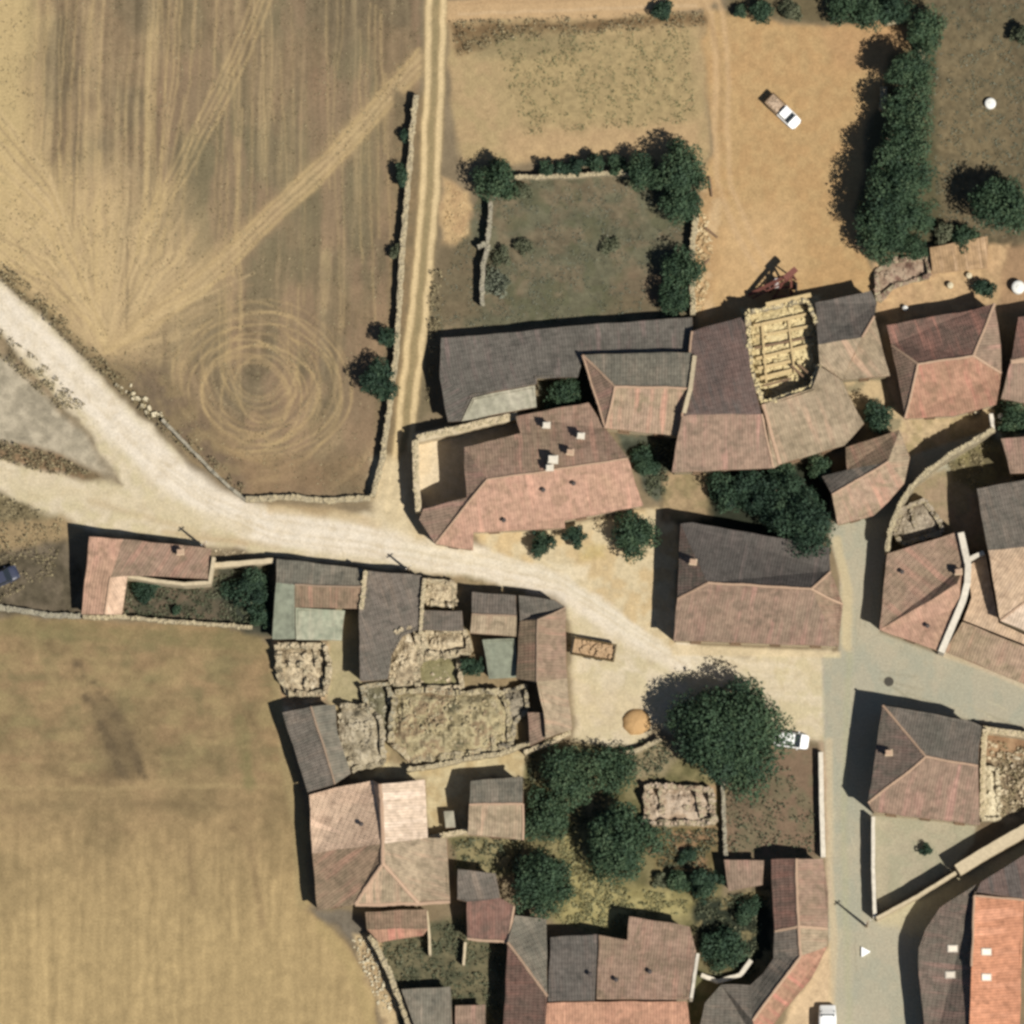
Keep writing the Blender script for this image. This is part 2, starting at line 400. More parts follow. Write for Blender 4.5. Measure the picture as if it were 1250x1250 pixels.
P([(120,440),(190,440),(260,520),(300,585),(290,602),(200,525)], (122,106,84), 10, .75, c2=(136,120,88))
# field edge scrub along the road and rough stones strip
ST_([(-60,285),(0,335),(60,385),(118,440),(180,500)], 14, (120,106,76), 10, .8, breakup=.3)
# --- lower left field
F2 = [(-60,752),(60,752),(150,758),(310,768),(330,790),(342,860),(356,930),(374,1000),(378,1110),(420,1150),(452,1190),(470,1300),(-60,1300)]
P(F2, (156,134,96), 5, c2=(142,124,88), nz=smooth01((N1-.35)/.3))
insF2 = smooth01((np.where(inpoly(XW, YW, F2), 1, -1)*segdist(XW, YW, F2, True))/6+.3)
bott = smooth01((Y-930-120*(N1-.5))/240)
blend(insF2*bott*.9, L3(182,160,112))
xq = X+wx*10+YW*.02; yq = Y+(fbm(X/7, Y/30, 80)-.5)*90
n = fbm(xq/7, yq/110, 81, 3)*.7+vnoise(xq/2.6, yq/50, 82)*.3+.25*fbm(xq/22, yq/160, 83)
C *= (1+insF2*smooth01((Y-960)/80)*(n-.62)*.5)[..., None]
C *= (1+insF2*smooth01((1000-Y)/60)*(vnoise(X/50, Y/6, 84)-.5)*.22)[..., None]
C *= (1+insF2*(fbm(X/9, Y/9, 85, 4)-.5)*.36)[..., None]
blend(insF2*smooth01((fbm(X/35, Y/22, 86)-.48)/.3)*.35*smooth01((1100-Y)/200), L3(164,136,100))
blend(insF2*smooth01((fbm(X/30, Y/18, 87)-.48)/.3)*.55*smooth01((1040-Y)/200), L3(122,116,80))
blend(insF2*smooth01((fbm(X/30+7, Y/18+4, 88)-.5)/.25)*.35*smooth01((1000-Y)/80), L3(172,156,108))
ST_([(-60,961),(120,963),(260,959),(345,961)], 5, (178,158,112), 6, .5, breakup=.5)
ST_([(-60,990),(150,980),(300,985)], 10, (128,112,80), 10, .4, breakup=.4)
for o in (0, 26):
    ST_([(94+o*.8,812+o*.9),(106+o,850+o*.5),(126+o,890),(138+o,920),(150+o*.9,948)], 12, (98,86,64), 9, .8, breakup=.85, dz=-.04)
P([(110,850),(150,860),(175,930),(160,955),(130,950)], (112,98,72), 14, .7)
ST_([(285,1010),(308,1030),(314,1080),(320,1130)], 9, (128,108,78), 8, .5, breakup=.4)
ST_([(230,1040),(236,1090)], 8, (130,110,80), 7, .4, breakup=.4)
ST_([(335,790),(350,930),(366,1010),(370,1100)], 16, (168,152,108), 10, .6)
ST_([(392,1130),(430,1180),(458,1262)], 14, (180,160,110), 8, .6)
ST_([(0,764),(150,776),(310,785)], 22, (130,122,82), 12, .6, breakup=.4)
ST_([(292,880),(305,960)], 14, (118,118,76), 10, .5, breakup=.4)
# --- verge between wall and field, upper middle
P([(478,110),(520,110),(516,260),(505,400),(490,520),(466,612),(452,612),(470,400),(480,250)], (142,124,92), 4, c2=(126,112,84))
# --- tan plot, top centre, with dark hedge strip
P([(545,20),(860,14),(864,200),(560,196),(548,120)], (186,162,118), 5, c2=(176,156,112))
P([(600,45),(840,35),(850,150),(640,160)], (174,158,110), 22, .6, c2=(158,142,100), var=.3)
P([(548,28),(640,30),(860,14),(862,28),(700,36),(610,48),(585,60),(556,66)], (118,96,66), 6, .85)
P([(565,45),(700,36),(720,60),(590,75)], (142,130,94), 10, .6)
P([(620,165),(850,150),(850,190),(620,196)], (196,166,122), 10, .6)
# pale track along the top
ST_([(540,14),(620,10),(740,10),(860,-4)], 26, (200,170,124), 6, .95)
ST_([(560,5),(850,-6)], 3, (180,150,108), 3, .6); ST_([(560,17),(850,6)], 3, (212,186,144), 3, .6)
# --- dirt lot
LOT = [(862,10),(960,28),(1110,30),(1112,60),(1060,150),(1040,300),(1068,330),(1066,362),(850,402),(846,340),(852,240),(870,180),(858,60)]
P(LOT, (194,164,114), 5, c2=(186,154,106))
P([(1000,30),(1112,30),(1090,90),(1020,80)], (188,150,106), 12, .5)
P([(880,260),(960,250),(980,330),(900,380),(870,360)], (210,178,128), 20, .6)
ST_([(848,-20),(868,14),(874,70),(872,160),(876,230),(900,290),(925,330)], 7, (206,176,130), 6, .7)
ST_([(868,-20),(884,20),(889,80),(887,160),(892,230),(918,290),(942,325)], 6, (206,176,130), 6, .7)
ST_([(858,0),(880,70),(880,200)], 5, (174,146,104), 4, .5)
P([(846,225),(880,232),(872,300),(868,385),(846,392),(838,300)], (214,186,140), 6, .8, c2=(180,150,106))
# --- walled orchard
GD = [(590,214),(850,205),(850,260),(842,392),(536,402),(520,404),(530,360),(560,300),(584,240)]
P(GD, (108,106,82), 6, c2=(122,112,87), nz=smooth01((fbm(X/22, Y/22, 91)-.45)/.2), var=.3)
blend(smooth01((fbm(X/16, Y/16, 93)-.54)/.1)*inpoly(X, Y, GD)*.5, L3(96,98,70))
P([(760,330),(840,330),(835,385),(740,385)], (134,110,86), 16, .4)
P([(540,215),(572,235),(574,290),(558,300),(541,300),(536,250)], (214,184,132), 6, .9, c2=(186,156,112), var=.3)
P([(532,300),(588,296),(586,390),(525,402)], (118,106,80), 10, .8)
# --- far right meadow
P([(1130,-60),(1310,-60),(1310,330),(1140,300),(1128,180)], (118,106,80), 8, c2=(102,94,70), var=.45)
P([(1150,20),(1230,30),(1240,190),(1180,260),(1140,250),(1135,150)], (140,126,92), 20, .6, c2=(120,108,80), var=.3)
P([(880,-60),(1130,-60),(1128,22),(1000,26),(890,18)], (112,102,74), 6)
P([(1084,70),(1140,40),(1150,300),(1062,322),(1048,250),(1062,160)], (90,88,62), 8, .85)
# --- yards at top right
P([(1066,322),(1136,300),(1232,296),(1234,350),(1214,372),(1084,398),(1072,372)], (204,174,128), 4, c2=(190,160,118), var=.3)
P([(1228,300),(1310,300),(1310,372),(1215,380)], (170,140,104), 5, .9)
P([(1084,318),(1130,312),(1134,334),(1090,342)], (172,142,112), 5, .8)
P([(1100,505),(1225,498),(1210,530),(1165,556),(1130,572),(1108,590)], (204,182,140), 4, c2=(168,152,112), var=.3)
P([(1075,395),(1092,400),(1108,540),(1095,560)], (196,172,136), 4)
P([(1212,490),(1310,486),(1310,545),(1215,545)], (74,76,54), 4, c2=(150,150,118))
# --- west: grey triangle between the two roads
P([(-60,395),(0,410),(60,470),(110,530),(135,580),(60,565),(-60,552)], (172,163,136), 16, c2=(186,176,148), var=.25)
P([(-60,380),(0,400),(50,440),(90,478),(125,520),(115,545),(70,500),(10,440),(-60,430)], (126,112,84), 8, .9, c2=(150,132,100))
P([(-60,532),(0,538),(60,552),(120,578),(125,590),(60,580),(-60,560)], (152,126,92), 5, .9, c2=(114,98,70), var=.4)
P([(-60,596),(10,604),(70,622),(80,650),(60,665),(-60,680)], (144,132,98), 6, c2=(112,102,74), var=.3)
P([(-60,650),(80,628),(100,650),(60,668),(-60,700)], (170,148,108), 6, .8)
P([(-60,690),(80,655),(104,700),(98,752),(-60,750)], (100,92,72), 6, c2=(112,102,82), var=.35)
# --- dirt roads
RD = (238,228,202); RD2 = (222,209,174)
ROAD_A = [(-60,305),(0,345),(60,395),(130,468),(200,542),(250,588),(300,616),(380,628),(460,630),(472,622),(492,620),(520,655),(600,674),(680,690),(770,750),(826,786),(826,800),(1010,796),(1012,905),(992,905),(960,890),(850,905),(800,886),(780,912),(700,905),(697,760),(690,726),(640,714),(560,714),(520,700),(440,690),(336,676),(265,668),(105,648),(80,634),(0,602),(-60,592),(-60,556),(0,562),(90,584),(150,592),(120,545),(60,475),(0,405),(-60,362)]
P(ROAD_A, RD2, 5, c2=(208,196,156), var=.10)
ROADC = [(-60,330),(0,374),(60,430),(130,505),(200,572),(260,615),(330,645),(450,660),(560,682),(680,708),(740,745),(830,800)]
ST_(ROADC, 40, RD, 16, .9)
ST_([(0,584),(100,604),(200,620),(300,645)], 18, (218,204,166), 12, .6)
ST_([(500,672),(620,686),(690,706),(770,768),(900,830)], 22, (230,220,188), 12, .6)
ST_([(110,612),(260,655),(340,668)], 8, (196,176,134), 8, .5, breakup=.3)
ST_([(330,622),(400,626),(460,640)], 12, (202,178,132), 8, .6, breakup=.2)
ST_([(200,650),(300,664)], 6, (190,164,122), 6, .5)
P([(700,830),(800,850),(800,890),(705,890)], (214,196,156), 20, .5)
for off, al, cc in ((-14,.35,(206,190,152)),(-7,.3,(244,236,210)),(4,.4,(204,188,150)),(11,.3,(242,234,208)),(17,.35,(200,182,142))):
    ST_([(x+off*.5, y+off*.8) for x, y in ROADC[1:]], 3, cc, 4, al, breakup=.5)
for k in range(16):
    x0 = random.uniform(700, 960); y0 = random.uniform(790, 850); ST_([(x0-60, y0-40), (x0-20, y0-8), (x0+40, y0+10), (x0+100, y0+14)], 2.4, random.choice([(196,182,146), (234,224,194)]), 4, .3, breakup=.5)
blend(inpoly(XW, YW, ROAD_A)*smooth01((fbm(X/20, Y/20, 141)-.52)/.12)*.2, L3(204,188,150))
blend(inpoly(XW, YW, ROAD_A)*smooth01((fbm(X/6, Y/6, 143, 3)-.66)/.06)*.25, L3(190,172,134))
# forecourt of the pink house
P([(575,648),(690,640),(800,620),(826,640),(826,800),(760,750),(690,700),(600,676)], (220,204,162), 4, c2=(206,184,138))
P([(668,686),(720,690),(715,706),(690,704)], (234,222,186), 5, .7)
P([(712,664),(740,664),(738,680),(708,682)], (196,176,112), 6, .6)
# --- farm track with two ruts
P([(520,330),(534,330),(540,402),(536,500),(510,520),(512,430)], (122,112,84), 6, .8)
TRK = [(533,-50),(532,30),(529,120),(524,230),(518,310),(512,370),(505,430),(497,500),(490,560),(480,625)]
ST_(TRK, 26, (176,156,112), 6, .9); ST_(TRK, 7, (146,134,96), 5, .7, breakup=.3)
ST_([(x-8, y) for x, y in TRK], 6.5, (222,200,150), 3, .95, dz=-.03); ST_([(x+8.5, y) for x, y in TRK], 6.5, (222,200,150), 3, .95, dz=-.03)
P([(452,560),(494,560),(500,640),(540,668),(450,640)], (222,206,164), 8, .8)
P([(494,560),(508,560),(508,600),(524,650),(510,660),(494,625)], (206,188,146), 6)
# --- paved street
STREET = [(1008,640),(1066,626),(1100,560),(1215,522),(1222,532),(1165,575),(1110,610),(1090,650),(1078,690),(1074,772),(1150,800),(1310,856),(1310,905),(1250,900),(1190,880),(1078,860),(1064,990),(1068,1125),(1100,1110),(1180,1064),(1310,1000),(1310,1030),(1195,1085),(1150,1115),(1128,1150),(1124,1200),(1130,1300),(1000,1300),(1012,1180),(1012,1060),(1006,906),(1003,800),(1024,800),(1026,700)]
P(STREET, (184,177,152), 3, c2=(176,172,149), wob=False, var=.06)
blend(inpoly(X, Y, STREET)*smooth01((fbm(X/30, Y/45, 95)-.5)/.12)*.5, L3(172,171,150))
blend(inpoly(X, Y, STREET)*smooth01((fbm(X/24+5, Y/40, 97)-.52)/.1)*.4, L3(192,180,154))
for k in range(14):
    x0 = random.uniform(1012, 1060); y0 = random.uniform(640, 1230); ST_([(x0, y0), (x0+random.uniform(-10, 10), y0+random.uniform(20, 70))], 1.6, random.choice([(150,142,116), (206,196,164)]), 2.5, .45, breakup=.3)
for k in range(9):
    x0 = random.uniform(1060, 1240); y0 = 800+(x0-1050)*.28+random.uniform(0, 30); ST_([(x0, y0), (x0+random.uniform(20, 60), y0+random.uniform(5, 22))], 1.8, random.choice([(150,142,116), (204,194,160)]), 2.5, .45, breakup=.3)
ST_([(1012,905),(1012,1060),(1018,1140),(1014,1250)], 9, (204,186,152), 4, .7, wob=False)
ST_([(1036,800),(1030,1000),(1036,1250)], 8, (178,176,142), 8, .5)
ST_([(1022,660),(1034,720),(1034,790)], 12, (204,188,150), 5, .8)
ST_([(1150,798),(1200,815),(1262,842)], 8, (206,190,158), 4, .7, wob=False)
P([(820,786),(1026,796),(1026,803),(820,800)], (216,200,160), 2, .9, wob=False)
P([(1068,1122),(1180,1062),(1200,1080),(1150,1115),(1128,1140),(1110,1145)], (204,190,150), 6, .6)
P([(985,1195),(1014,1150),(1014,1300),(925,1300)], (212,188,148), 4)
P([(1000,905),(1006,905),(1006,1050),(1000,1050)], (180,160,130), 3)
# --- back yards
P([(880,915),(1000,915),(1002,1050),(886,1050)], (136,116,92), 4, c2=(122,112,86))
P([(885,930),(955,960),(900,1000),(885,990)], (100,92,70), 10, .5)
P([(640,915),(880,900),(882,1100),(850,1140),(740,1150),(665,1120),(636,1030)], (112,108,72), 5, c2=(132,124,86), var=.3)
P([(680,1010),(716,1000),(742,1080),(790,1085),(850,1100),(840,1120),(770,1118),(740,1135),(680,1122),(690,1060)], (160,150,98), 10, .9, c2=(176,166,112))
P([(712,950),(738,965),(712,1010),(700,1000)], (168,152,112), 8, .8)
P([(776,902),(838,905),(812,944),(778,950),(762,930)], (150,138,106), 6, .9)
P([(786,1010),(878,1010),(876,1060),(800,1062)], (156,128,94), 8, c2=(112,100,66), var=.3)
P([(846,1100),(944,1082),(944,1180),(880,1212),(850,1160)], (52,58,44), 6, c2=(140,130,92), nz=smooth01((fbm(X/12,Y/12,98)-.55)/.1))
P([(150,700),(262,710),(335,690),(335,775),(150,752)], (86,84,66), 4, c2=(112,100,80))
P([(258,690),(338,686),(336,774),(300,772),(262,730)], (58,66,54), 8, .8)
P([(410,744),(440,744),(440,870),(420,868),(395,850),(396,788)], (182,170,130), 4, c2=(168,158,118))
P([(512,700),(640,718),(640,930),(440,930),(440,840)], (160,142,106), 4, c2=(142,128,94), var=.3)
P([(408,858),(470,862),(474,936),(430,940),(412,900)], (196,172,124), 5, c2=(160,146,108), var=.35)
P([(425,930),(525,930),(640,905),(650,915),(640,948),(575,950),(572,1018),(525,1018),(520,950),(430,950)], (208,194,150), 4, c2=(186,168,124))
P([(548,1020),(640,1022),(636,1070),(605,1066),(556,1064)], (124,120,84), 4, c2=(150,140,100))
P([(384,1112),(448,1112),(446,1160),(430,1150)], (126,118,100), 4, c2=(108,100,84))
P([(430,1140),(462,1140),(492,1230),(478,1270),(462,1230)], (208,186,140), 4, c2=(170,148,110))
P([(462,1140),(620,1105),(620,1300),(500,1300)], (96,96,72), 4, c2=(114,108,80), var=.3)
P([(505,530),(640,500),(640,560),(570,620),(512,624)], (232,216,178), 3, c2=(224,206,166), wob=False)
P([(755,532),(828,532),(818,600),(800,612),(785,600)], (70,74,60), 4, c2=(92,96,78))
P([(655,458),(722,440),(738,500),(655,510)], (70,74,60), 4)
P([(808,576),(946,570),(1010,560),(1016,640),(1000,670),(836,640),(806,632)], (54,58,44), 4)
P([(808,576),(866,576),(868,632),(806,636)], (176,154,116), 5, c2=(146,132,96), var=.3)
P([(1030,462),(1075,455),(1108,530),(1052,520)], (206,184,140), 4, c2=(150,140,108))
P([(1080,655),(1112,592),(1152,572),(1190,600),(1210,668),(1178,672),(1172,650)], (168,148,118), 5, c2=(152,138,106), var=.25)
P([(1158,566),(1214,528),(1236,580),(1192,600),(1165,590)], (140,130,90), 5, c2=(112,104,76))
P([(1066,995),(1192,1004),(1188,1030),(1160,1062),(1070,1115)], (182,174,144), 3, c2=(172,168,138), wob=False, var=.08)
P([(1196,886),(1310,900),(1310,985),(1230,1005),(1196,1008)], (132,116,90), 4, c2=(160,144,112), var=.4)
P([(1200,886),(1310,892),(1310,925),(1200,925)], (168,128,92), 8, .5)
P([(846,1160),(930,1190),(900,1250),(840,1250)], (120,112,80), 6, c2=(96,96,64))
P([(782,952),(872,958),(872,1008),(786,1008)], (204,174,134), 4, c2=(176,146,110), var=.3)
P([(334,782),(400,784),(400,858),(344,868)], (196,166,126), 4, c2=(214,190,150), var=.3)
P([(906,378),(1000,362),(1008,450),(990,480),(934,494)], (232,212,160), 3, c2=(190,160,112), var=.2)

# regions -> separate structure objects sharing their borders
REG = [('ground', None, 'rough bare ground, yards and verges between the village houses'),
 ('field', F1, 'harvested stubble field with curving wheel tracks, upper left'),
 ('field', F2, 'pale mown grass field, lower left'),
 ('orchard_ground', GD, 'dry walled orchard ground with thin grass'),
 ('dirt_lot', LOT, 'open tan dirt lot around the pickup'),
 ('meadow', [(1130,-60),(1310,-60),(1310,300),(1140,300),(1128,180)], 'dry grassy meadow at the upper right'),
 ('plot', [(545,30),(860,22),(864,200),(560,196),(548,120)], 'small tan fallow plot at the top'),
 ('farm_track', [(516,-60),(550,-60),(549,30),(545,150),(538,260),(527,370),(514,480),(503,580),(498,622),(462,622),(474,560),(486,460),(497,370),(508,250),(514,100)], 'two-rut farm track running down beside the stubble field'),
 ('dirt_road', ROAD_A, 'pale dirt road that widens into the village square'),
 ('street', STREET, 'paved grey-green village street and lanes')]
CXC, CYC = XW[:-1, :-1]+1, YW[:-1, :-1]+1
reg = np.zeros(CXC.shape, int)
for i, (n_, poly, l_) in enumerate(REG):
    if poly: reg[inpoly(CXC if n_ != 'street' else X[:-1, :-1]+1, CYC if n_ != 'street' else Y[:-1, :-1]+1, poly)] = i
a_ = (X-625)/625*HT; b_ = (625-Y)/625*HT
dz_ = b_*ST-CT; t_ = (0-DIST*CT)/dz_
GX = a_*t_; GY = -DIST*ST+(b_*CT+ST)*t_
smoothmask = np.where(inpoly(X, Y, STREET), .15, 1.0); Z *= smoothmask
edge = np.minimum(np.minimum(X-LO, HI-X), np.minimum(Y-LO, HI-Y)); Z *= np.clip(edge/10, 0, 1)
fm_ = inpoly(XW, YW, STREET)[..., None]
C = np.clip(C*np.where(fm_, np.array([.98, .98, 1.0]), np.array([.99, .965, 1.02])), .005, .9)
gm, gt, gp = mk('ground_surface'); gN = gt.nodes; gL = gt.links
gp.inputs['Roughness'].default_value = .95; gp.inputs['Specular IOR Level'].default_value = .1
at = gN.new('ShaderNodeAttribute'); at.attribute_name = 'soil'
ge = gN.new('ShaderNodeNewGeometry'); n1 = gN.new('ShaderNodeTexNoise'); n1.inputs['Scale'].default_value = 5; n1.inputs['Detail'].default_value = 8
gL.new(ge.outputs['Position'], n1.inputs['Vector'])
r1 = gN.new('ShaderNodeMapRange'); r1.inputs[1].default_value = .3; r1.inputs[2].default_value = .7; r1.inputs[3].default_value = .86; r1.inputs[4].default_value = 1.14
gL.new(n1.outputs[0], r1.inputs[0]); s1 = gN.new('ShaderNodeVectorMath'); s1.operation = 'SCALE'
gL.new(at.outputs['Color'], s1.inputs[0]); gL.new(r1.outputs[0], s1.inputs['Scale']); gL.new(s1.outputs[0], gp.inputs['Base Color'])
bm_ = gN.new('ShaderNodeBump'); bm_.inputs['Strength'].default_value = .6; bm_.inputs['Distance'].default_value = .04
gL.new(n1.outputs[0], bm_.inputs['Height']); gL.new(bm_.outputs[0], gp.inputs['Normal'])
idx = np.arange(NG*NG).reshape(NG, NG)
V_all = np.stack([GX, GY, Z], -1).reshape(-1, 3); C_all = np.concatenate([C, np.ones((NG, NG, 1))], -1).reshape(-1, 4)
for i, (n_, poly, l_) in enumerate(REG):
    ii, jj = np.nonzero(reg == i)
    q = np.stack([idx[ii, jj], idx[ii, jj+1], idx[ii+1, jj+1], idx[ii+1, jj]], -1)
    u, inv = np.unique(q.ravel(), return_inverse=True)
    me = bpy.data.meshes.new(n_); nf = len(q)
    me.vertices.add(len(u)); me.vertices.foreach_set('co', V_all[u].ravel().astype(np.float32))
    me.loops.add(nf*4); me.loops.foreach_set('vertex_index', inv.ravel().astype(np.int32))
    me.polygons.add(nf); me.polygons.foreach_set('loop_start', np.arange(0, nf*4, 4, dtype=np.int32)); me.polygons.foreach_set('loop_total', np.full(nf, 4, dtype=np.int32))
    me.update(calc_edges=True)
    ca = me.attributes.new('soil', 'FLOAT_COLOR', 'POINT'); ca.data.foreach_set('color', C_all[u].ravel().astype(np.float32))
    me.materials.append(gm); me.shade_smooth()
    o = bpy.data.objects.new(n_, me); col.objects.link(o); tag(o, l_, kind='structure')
# the land beyond the village, out to the horizon
far = plain('far_land', D(150,134,98), scale=.05, var=.25)
mb = MB(); c0, c1, c2, c3 = W(LO, LO), W(HI, LO), W(HI, HI), W(LO, HI); R = 2500
o0, o1, o2, o3 = Vector((-R, R, 0)), Vector((R, R, 0)), Vector((R, -R, 0)), Vector((-R, -R, 0))
for q in ((c0, c1, o1, o0), (c1, c2, o2, o1), (c2, c3, o3, o2), (c3, c0, o0, o3)): mb.face(q)
tag(mb.build('countryside', far), 'open dry farmland around the village', kind='structure')
# ---------------------------------------------------------------- houses
def clip_poly(poly, ax, lo, hi):
    for (lim, sg) in ((lo, 1), (hi, -1)):
        out = []; n = len(poly)
        if n < 3: return []
        for i in range(n):
            a = poly[i]; b = poly[(i+1) % n]
            da = (a[ax]-lim)*sg; db = (b[ax]-lim)*sg
            if da >= 0: out.append(a)
            if (da >= 0) != (db >= 0):
                t = da/(da-db); out.append(tuple(a[k]+(b[k]-a[k])*t for k in range(len(a))))
        poly = out
    return poly
CW, RH = .145, .48      # half tile pitch, tile course
def wob(p, a=.05): return Vector((p[0]+pn(p[1]*.9, p[0]*.2)*a, p[1]+pn(p[0]*.9+5, p[1]*.2)*a, p[2]+pn(p[0]*.55+3, p[1]*.55)*a*1.3))
def roof_face(mb, pts, mi, tiled, sag=.05):
    n = Vector((0, 0, 0))
    for i in range(len(pts)):
        a, b = pts[i], pts[(i+1) % len(pts)]; n += a.cross(b)
    if n.z < 0: n = -n
    n.normalize()
    dn = Vector((n.x, n.y, 0))
    if dn.length < .03: dn = Vector((0, -1, 0))
    dn.normalize(); u = Vector((-dn.y, dn.x, 0)); f = math.sqrt(1+(n.x**2+n.y**2)/max(n.z, .2)**2)
    tris = tessellate_polygon([pts])
    for t in tris:
        T = [pts[i] for i in t]
        if (T[1]-T[0]).cross(T[2]-T[0]).z < 0: T.reverse()
        Q = [(p.dot(u), (p.x*dn.x+p.y*dn.y)*f, p.x, p.y, p.z) for p in T]
        if not tiled:
            for r in np.arange(math.floor(min(q[0] for q in Q)/1.0), math.ceil(max(q[0] for q in Q)/1.0)):
                pc = clip_poly(Q, 0, r*1.0, r*1.0+1.0)
                if len(pc) < 3: continue
                for r2 in np.arange(math.floor(min(q[1] for q in pc)/1.2), math.ceil(max(q[1] for q in pc)/1.2)):
                    pd = clip_poly(pc, 1, r2*1.2, r2*1.2+1.2)
                    if len(pd) >= 3: mb.face([wob((q[2], q[3], q[4]), sag) for q in pd], mi, [(q[0], q[1]) for q in pd])
            continue
        k0, k1 = math.floor(min(q[1] for q in Q)/RH), math.ceil(max(q[1] for q in Q)/RH)
        for r in range(k0, k1):
            row = clip_poly(Q, 1, r*RH, (r+1)*RH)
            if len(row) < 3: continue
            a0, a1 = math.floor(min(q[0] for q in row)/CW), math.ceil(max(q[0] for q in row)/CW)
            for k in range(a0, a1):
                pc = clip_poly(row, 0, k*CW, (k+1)*CW)
                if len(pc) < 3: continue
                out = []; uv = []
                for q in pc:
                    fr = q[0]/CW-k; h = (fr if k % 2 == 0 else 1-fr)*.032
                    h += .03*(q[1]/RH-r)
                    w_ = wob((q[2], q[3], q[4]), sag); w_.z += h; out.append(w_); uv.append((q[0]+.001, q[1]))
                mb.face(out, mi, uv)
def loops_from(F, nv):
    E = {}
    for f in F:
        for i in range(len(f)): E[(f[i], f[(i+1) % len(f)])] = 1
    B = {a: b for (a, b) in E if (b, a) not in E}
    loops = []
    while B:
        s = next(iter(B)); L = [s]; c = B.pop(s)
        while c != s and c in B: L.append(c); c = B.pop(c)
        loops.append(L)
    return loops
def inset(P, d):
    n = len(P); out = []
    for i in range(n):
        a, b, c = P[i-1], P[i], P[(i+1) % n]
        e1 = Vector((b.x-a.x, b.y-a.y)); e2 = Vector((c.x-b.x, c.y-b.y))
        if e1.length < 1e-5 or e2.length < 1e-5: out.append(b.copy()); continue
        e1.normalize(); e2.normalize(); n1 = Vector((-e1.y, e1.x)); n2 = Vector((-e2.y, e2.x))
        m = n1+n2
        if m.length < .2: m = n1
        m.normalize(); k = d/max(.5, m.dot(n1))
        out.append(Vector((b.x+m.x*k, b.y+m.y*k, b.z)))
    return out
NWIN = [0]
def house(label, V, F, ridges=(), name='house', cat='house', wall='cream', tiled=True, chim=(), vents=(), sky_=(), ridge_mat=None, win=True, eave=.22, sag=.075, group=None, ridge_w=.13):
    PV = [W(*v) for v in V]
    FF = []
    for (ids, m) in F:
        ids = list(ids); A = sum(PV[ids[i]].x*PV[ids[(i+1) % len(ids)]].y-PV[ids[(i+1) % len(ids)]].x*PV[ids[i]].y for i in range(len(ids)))
        if A < 0: ids.reverse()
        FF.append((ids, m))
    cx = sum(p.x for p in PV)/len(PV); cy = sum(p.y for p in PV)/len(PV)
    root = thing(name, label, cat, (cx, cy, 0), group)
    mats = []; mb = MB()
    for ids, m in FF:
        if m not in mats: mats.append(m)
        tl = tiled and not m.startswith('fibre') and m != 'concrete'
        roof_face(mb, [PV[i] for i in ids], mats.index(m), tl, sag)
    loops = loops_from([f[0] for f in FF], len(PV))
    nm = len(mats)
    for L in loops:
        for i in range(len(L)):
            a, b = PV[L[i]], PV[L[(i+1) % len(L)]]; k = max(1, int((b-a).length/1.0))
            for j in range(k):
                p = a.lerp(b, j/k); q = a.lerp(b, (j+1)/k); p2 = wob(p, sag); q2 = wob(q, sag)
                dz = Vector((0, 0, .13)); mb.face([p2-dz, q2-dz, q2+Vector((0, 0, .015)), p2+Vector((0, 0, .015))], nm)
    for ids, m in FF:     # underside
        P_ = [PV[i] for i in ids]
        for t in tessellate_polygon([P_]): mb.face([P_[i]-Vector((0, 0, .16)) for i in t][::-1], nm)
    roof = mb.build('roof', [RM[m] for m in mats]+[M_FASCIA], root, uv=True)
    if ridges:
        rm = ridge_mat or M_RIDGE
        for (i, j) in ridges:
            rb = MB()
            a, b = PV[i], PV[j]; d = (b-a); n = max(1, int(d.length/.42)); s_ = Vector((-d.y, d.x, 0)).normalized()*ridge_w
            for k in range(n):
                p = wob(a.lerp(b, k/n), sag); q = wob(a.lerp(b, min(1, (k+1.12)/n)), sag); z0 = Vector((0, 0, .03)); z1 = Vector((0, 0, .13+.02*random.random())); z2 = Vector((0, 0, .15+.02*random.random()))
                sj = s_*(.85+.3*random.random())
                P0 = [p-sj+z0, p-sj*.5+z1, p+sj*.5+z1, p+sj+z0]; P1 = [q-sj+z0, q-sj*.5+z2, q+sj*.5+z2, q+sj+z0]
                for t in range(3): rb.face([P0[t], P0[t+1], P1[t+1], P1[t]][::-1] if False else [P0[t], P1[t], P1[t+1], P0[t+1]])
                rb.face([P0[0], P0[1], P0[2], P0[3]]); rb.face([P1[3], P1[2], P1[1], P1[0]])
            rb.build('ridge_cap', rm, roof)
    wb = MB(); wmat = WM[wall]
    nwin = 0
    for L in loops:
        P_ = [PV[i] for i in L]; I = inset(P_, eave)
        for i in range(len(I)):
            a, b = I[i], I[(i+1) % len(I)]
            wb.face([(a.x, a.y, -.2), (b.x, b.y, -.2), (b.x, b.y, b.z+.02), (a.x, a.y, a.z+.02)])
            e = Vector((b.x-a.x, b.y-a.y, 0)); ln = e.length
            if win and ln > 3.2 and min(a.z, b.z) > 2.0:
                e.normalize(); out = Vector((e.y, -e.x, 0))
                if out.y < -.35:
                    openings.append((root, a.copy(), e.copy(), out.copy(), ln, min(a.z, b.z)))
    wb.build('wall', wmat, root)
    for (px, py, kind) in chim: chimney(roof, px, py, kind, PV, FF)
    for (px, py) in vents: vent(roof, px, py, PV, FF)
    for (px, py) in sky_: skylight(roof, px, py, PV, FF)
    return root
openings = []
def bary(p, a, b, c):
    d = (b.y-c.y)*(a.x-c.x)+(c.x-b.x)*(a.y-c.y)
    if abs(d) < 1e-9: return None
    l1 = ((b.y-c.y)*(p.x-c.x)+(c.x-b.x)*(p.y-c.y))/d; l2 = ((c.y-a.y)*(p.x-c.x)+(a.x-c.x)*(p.y-c.y))/d
    return l1, l2, 1-l1-l2
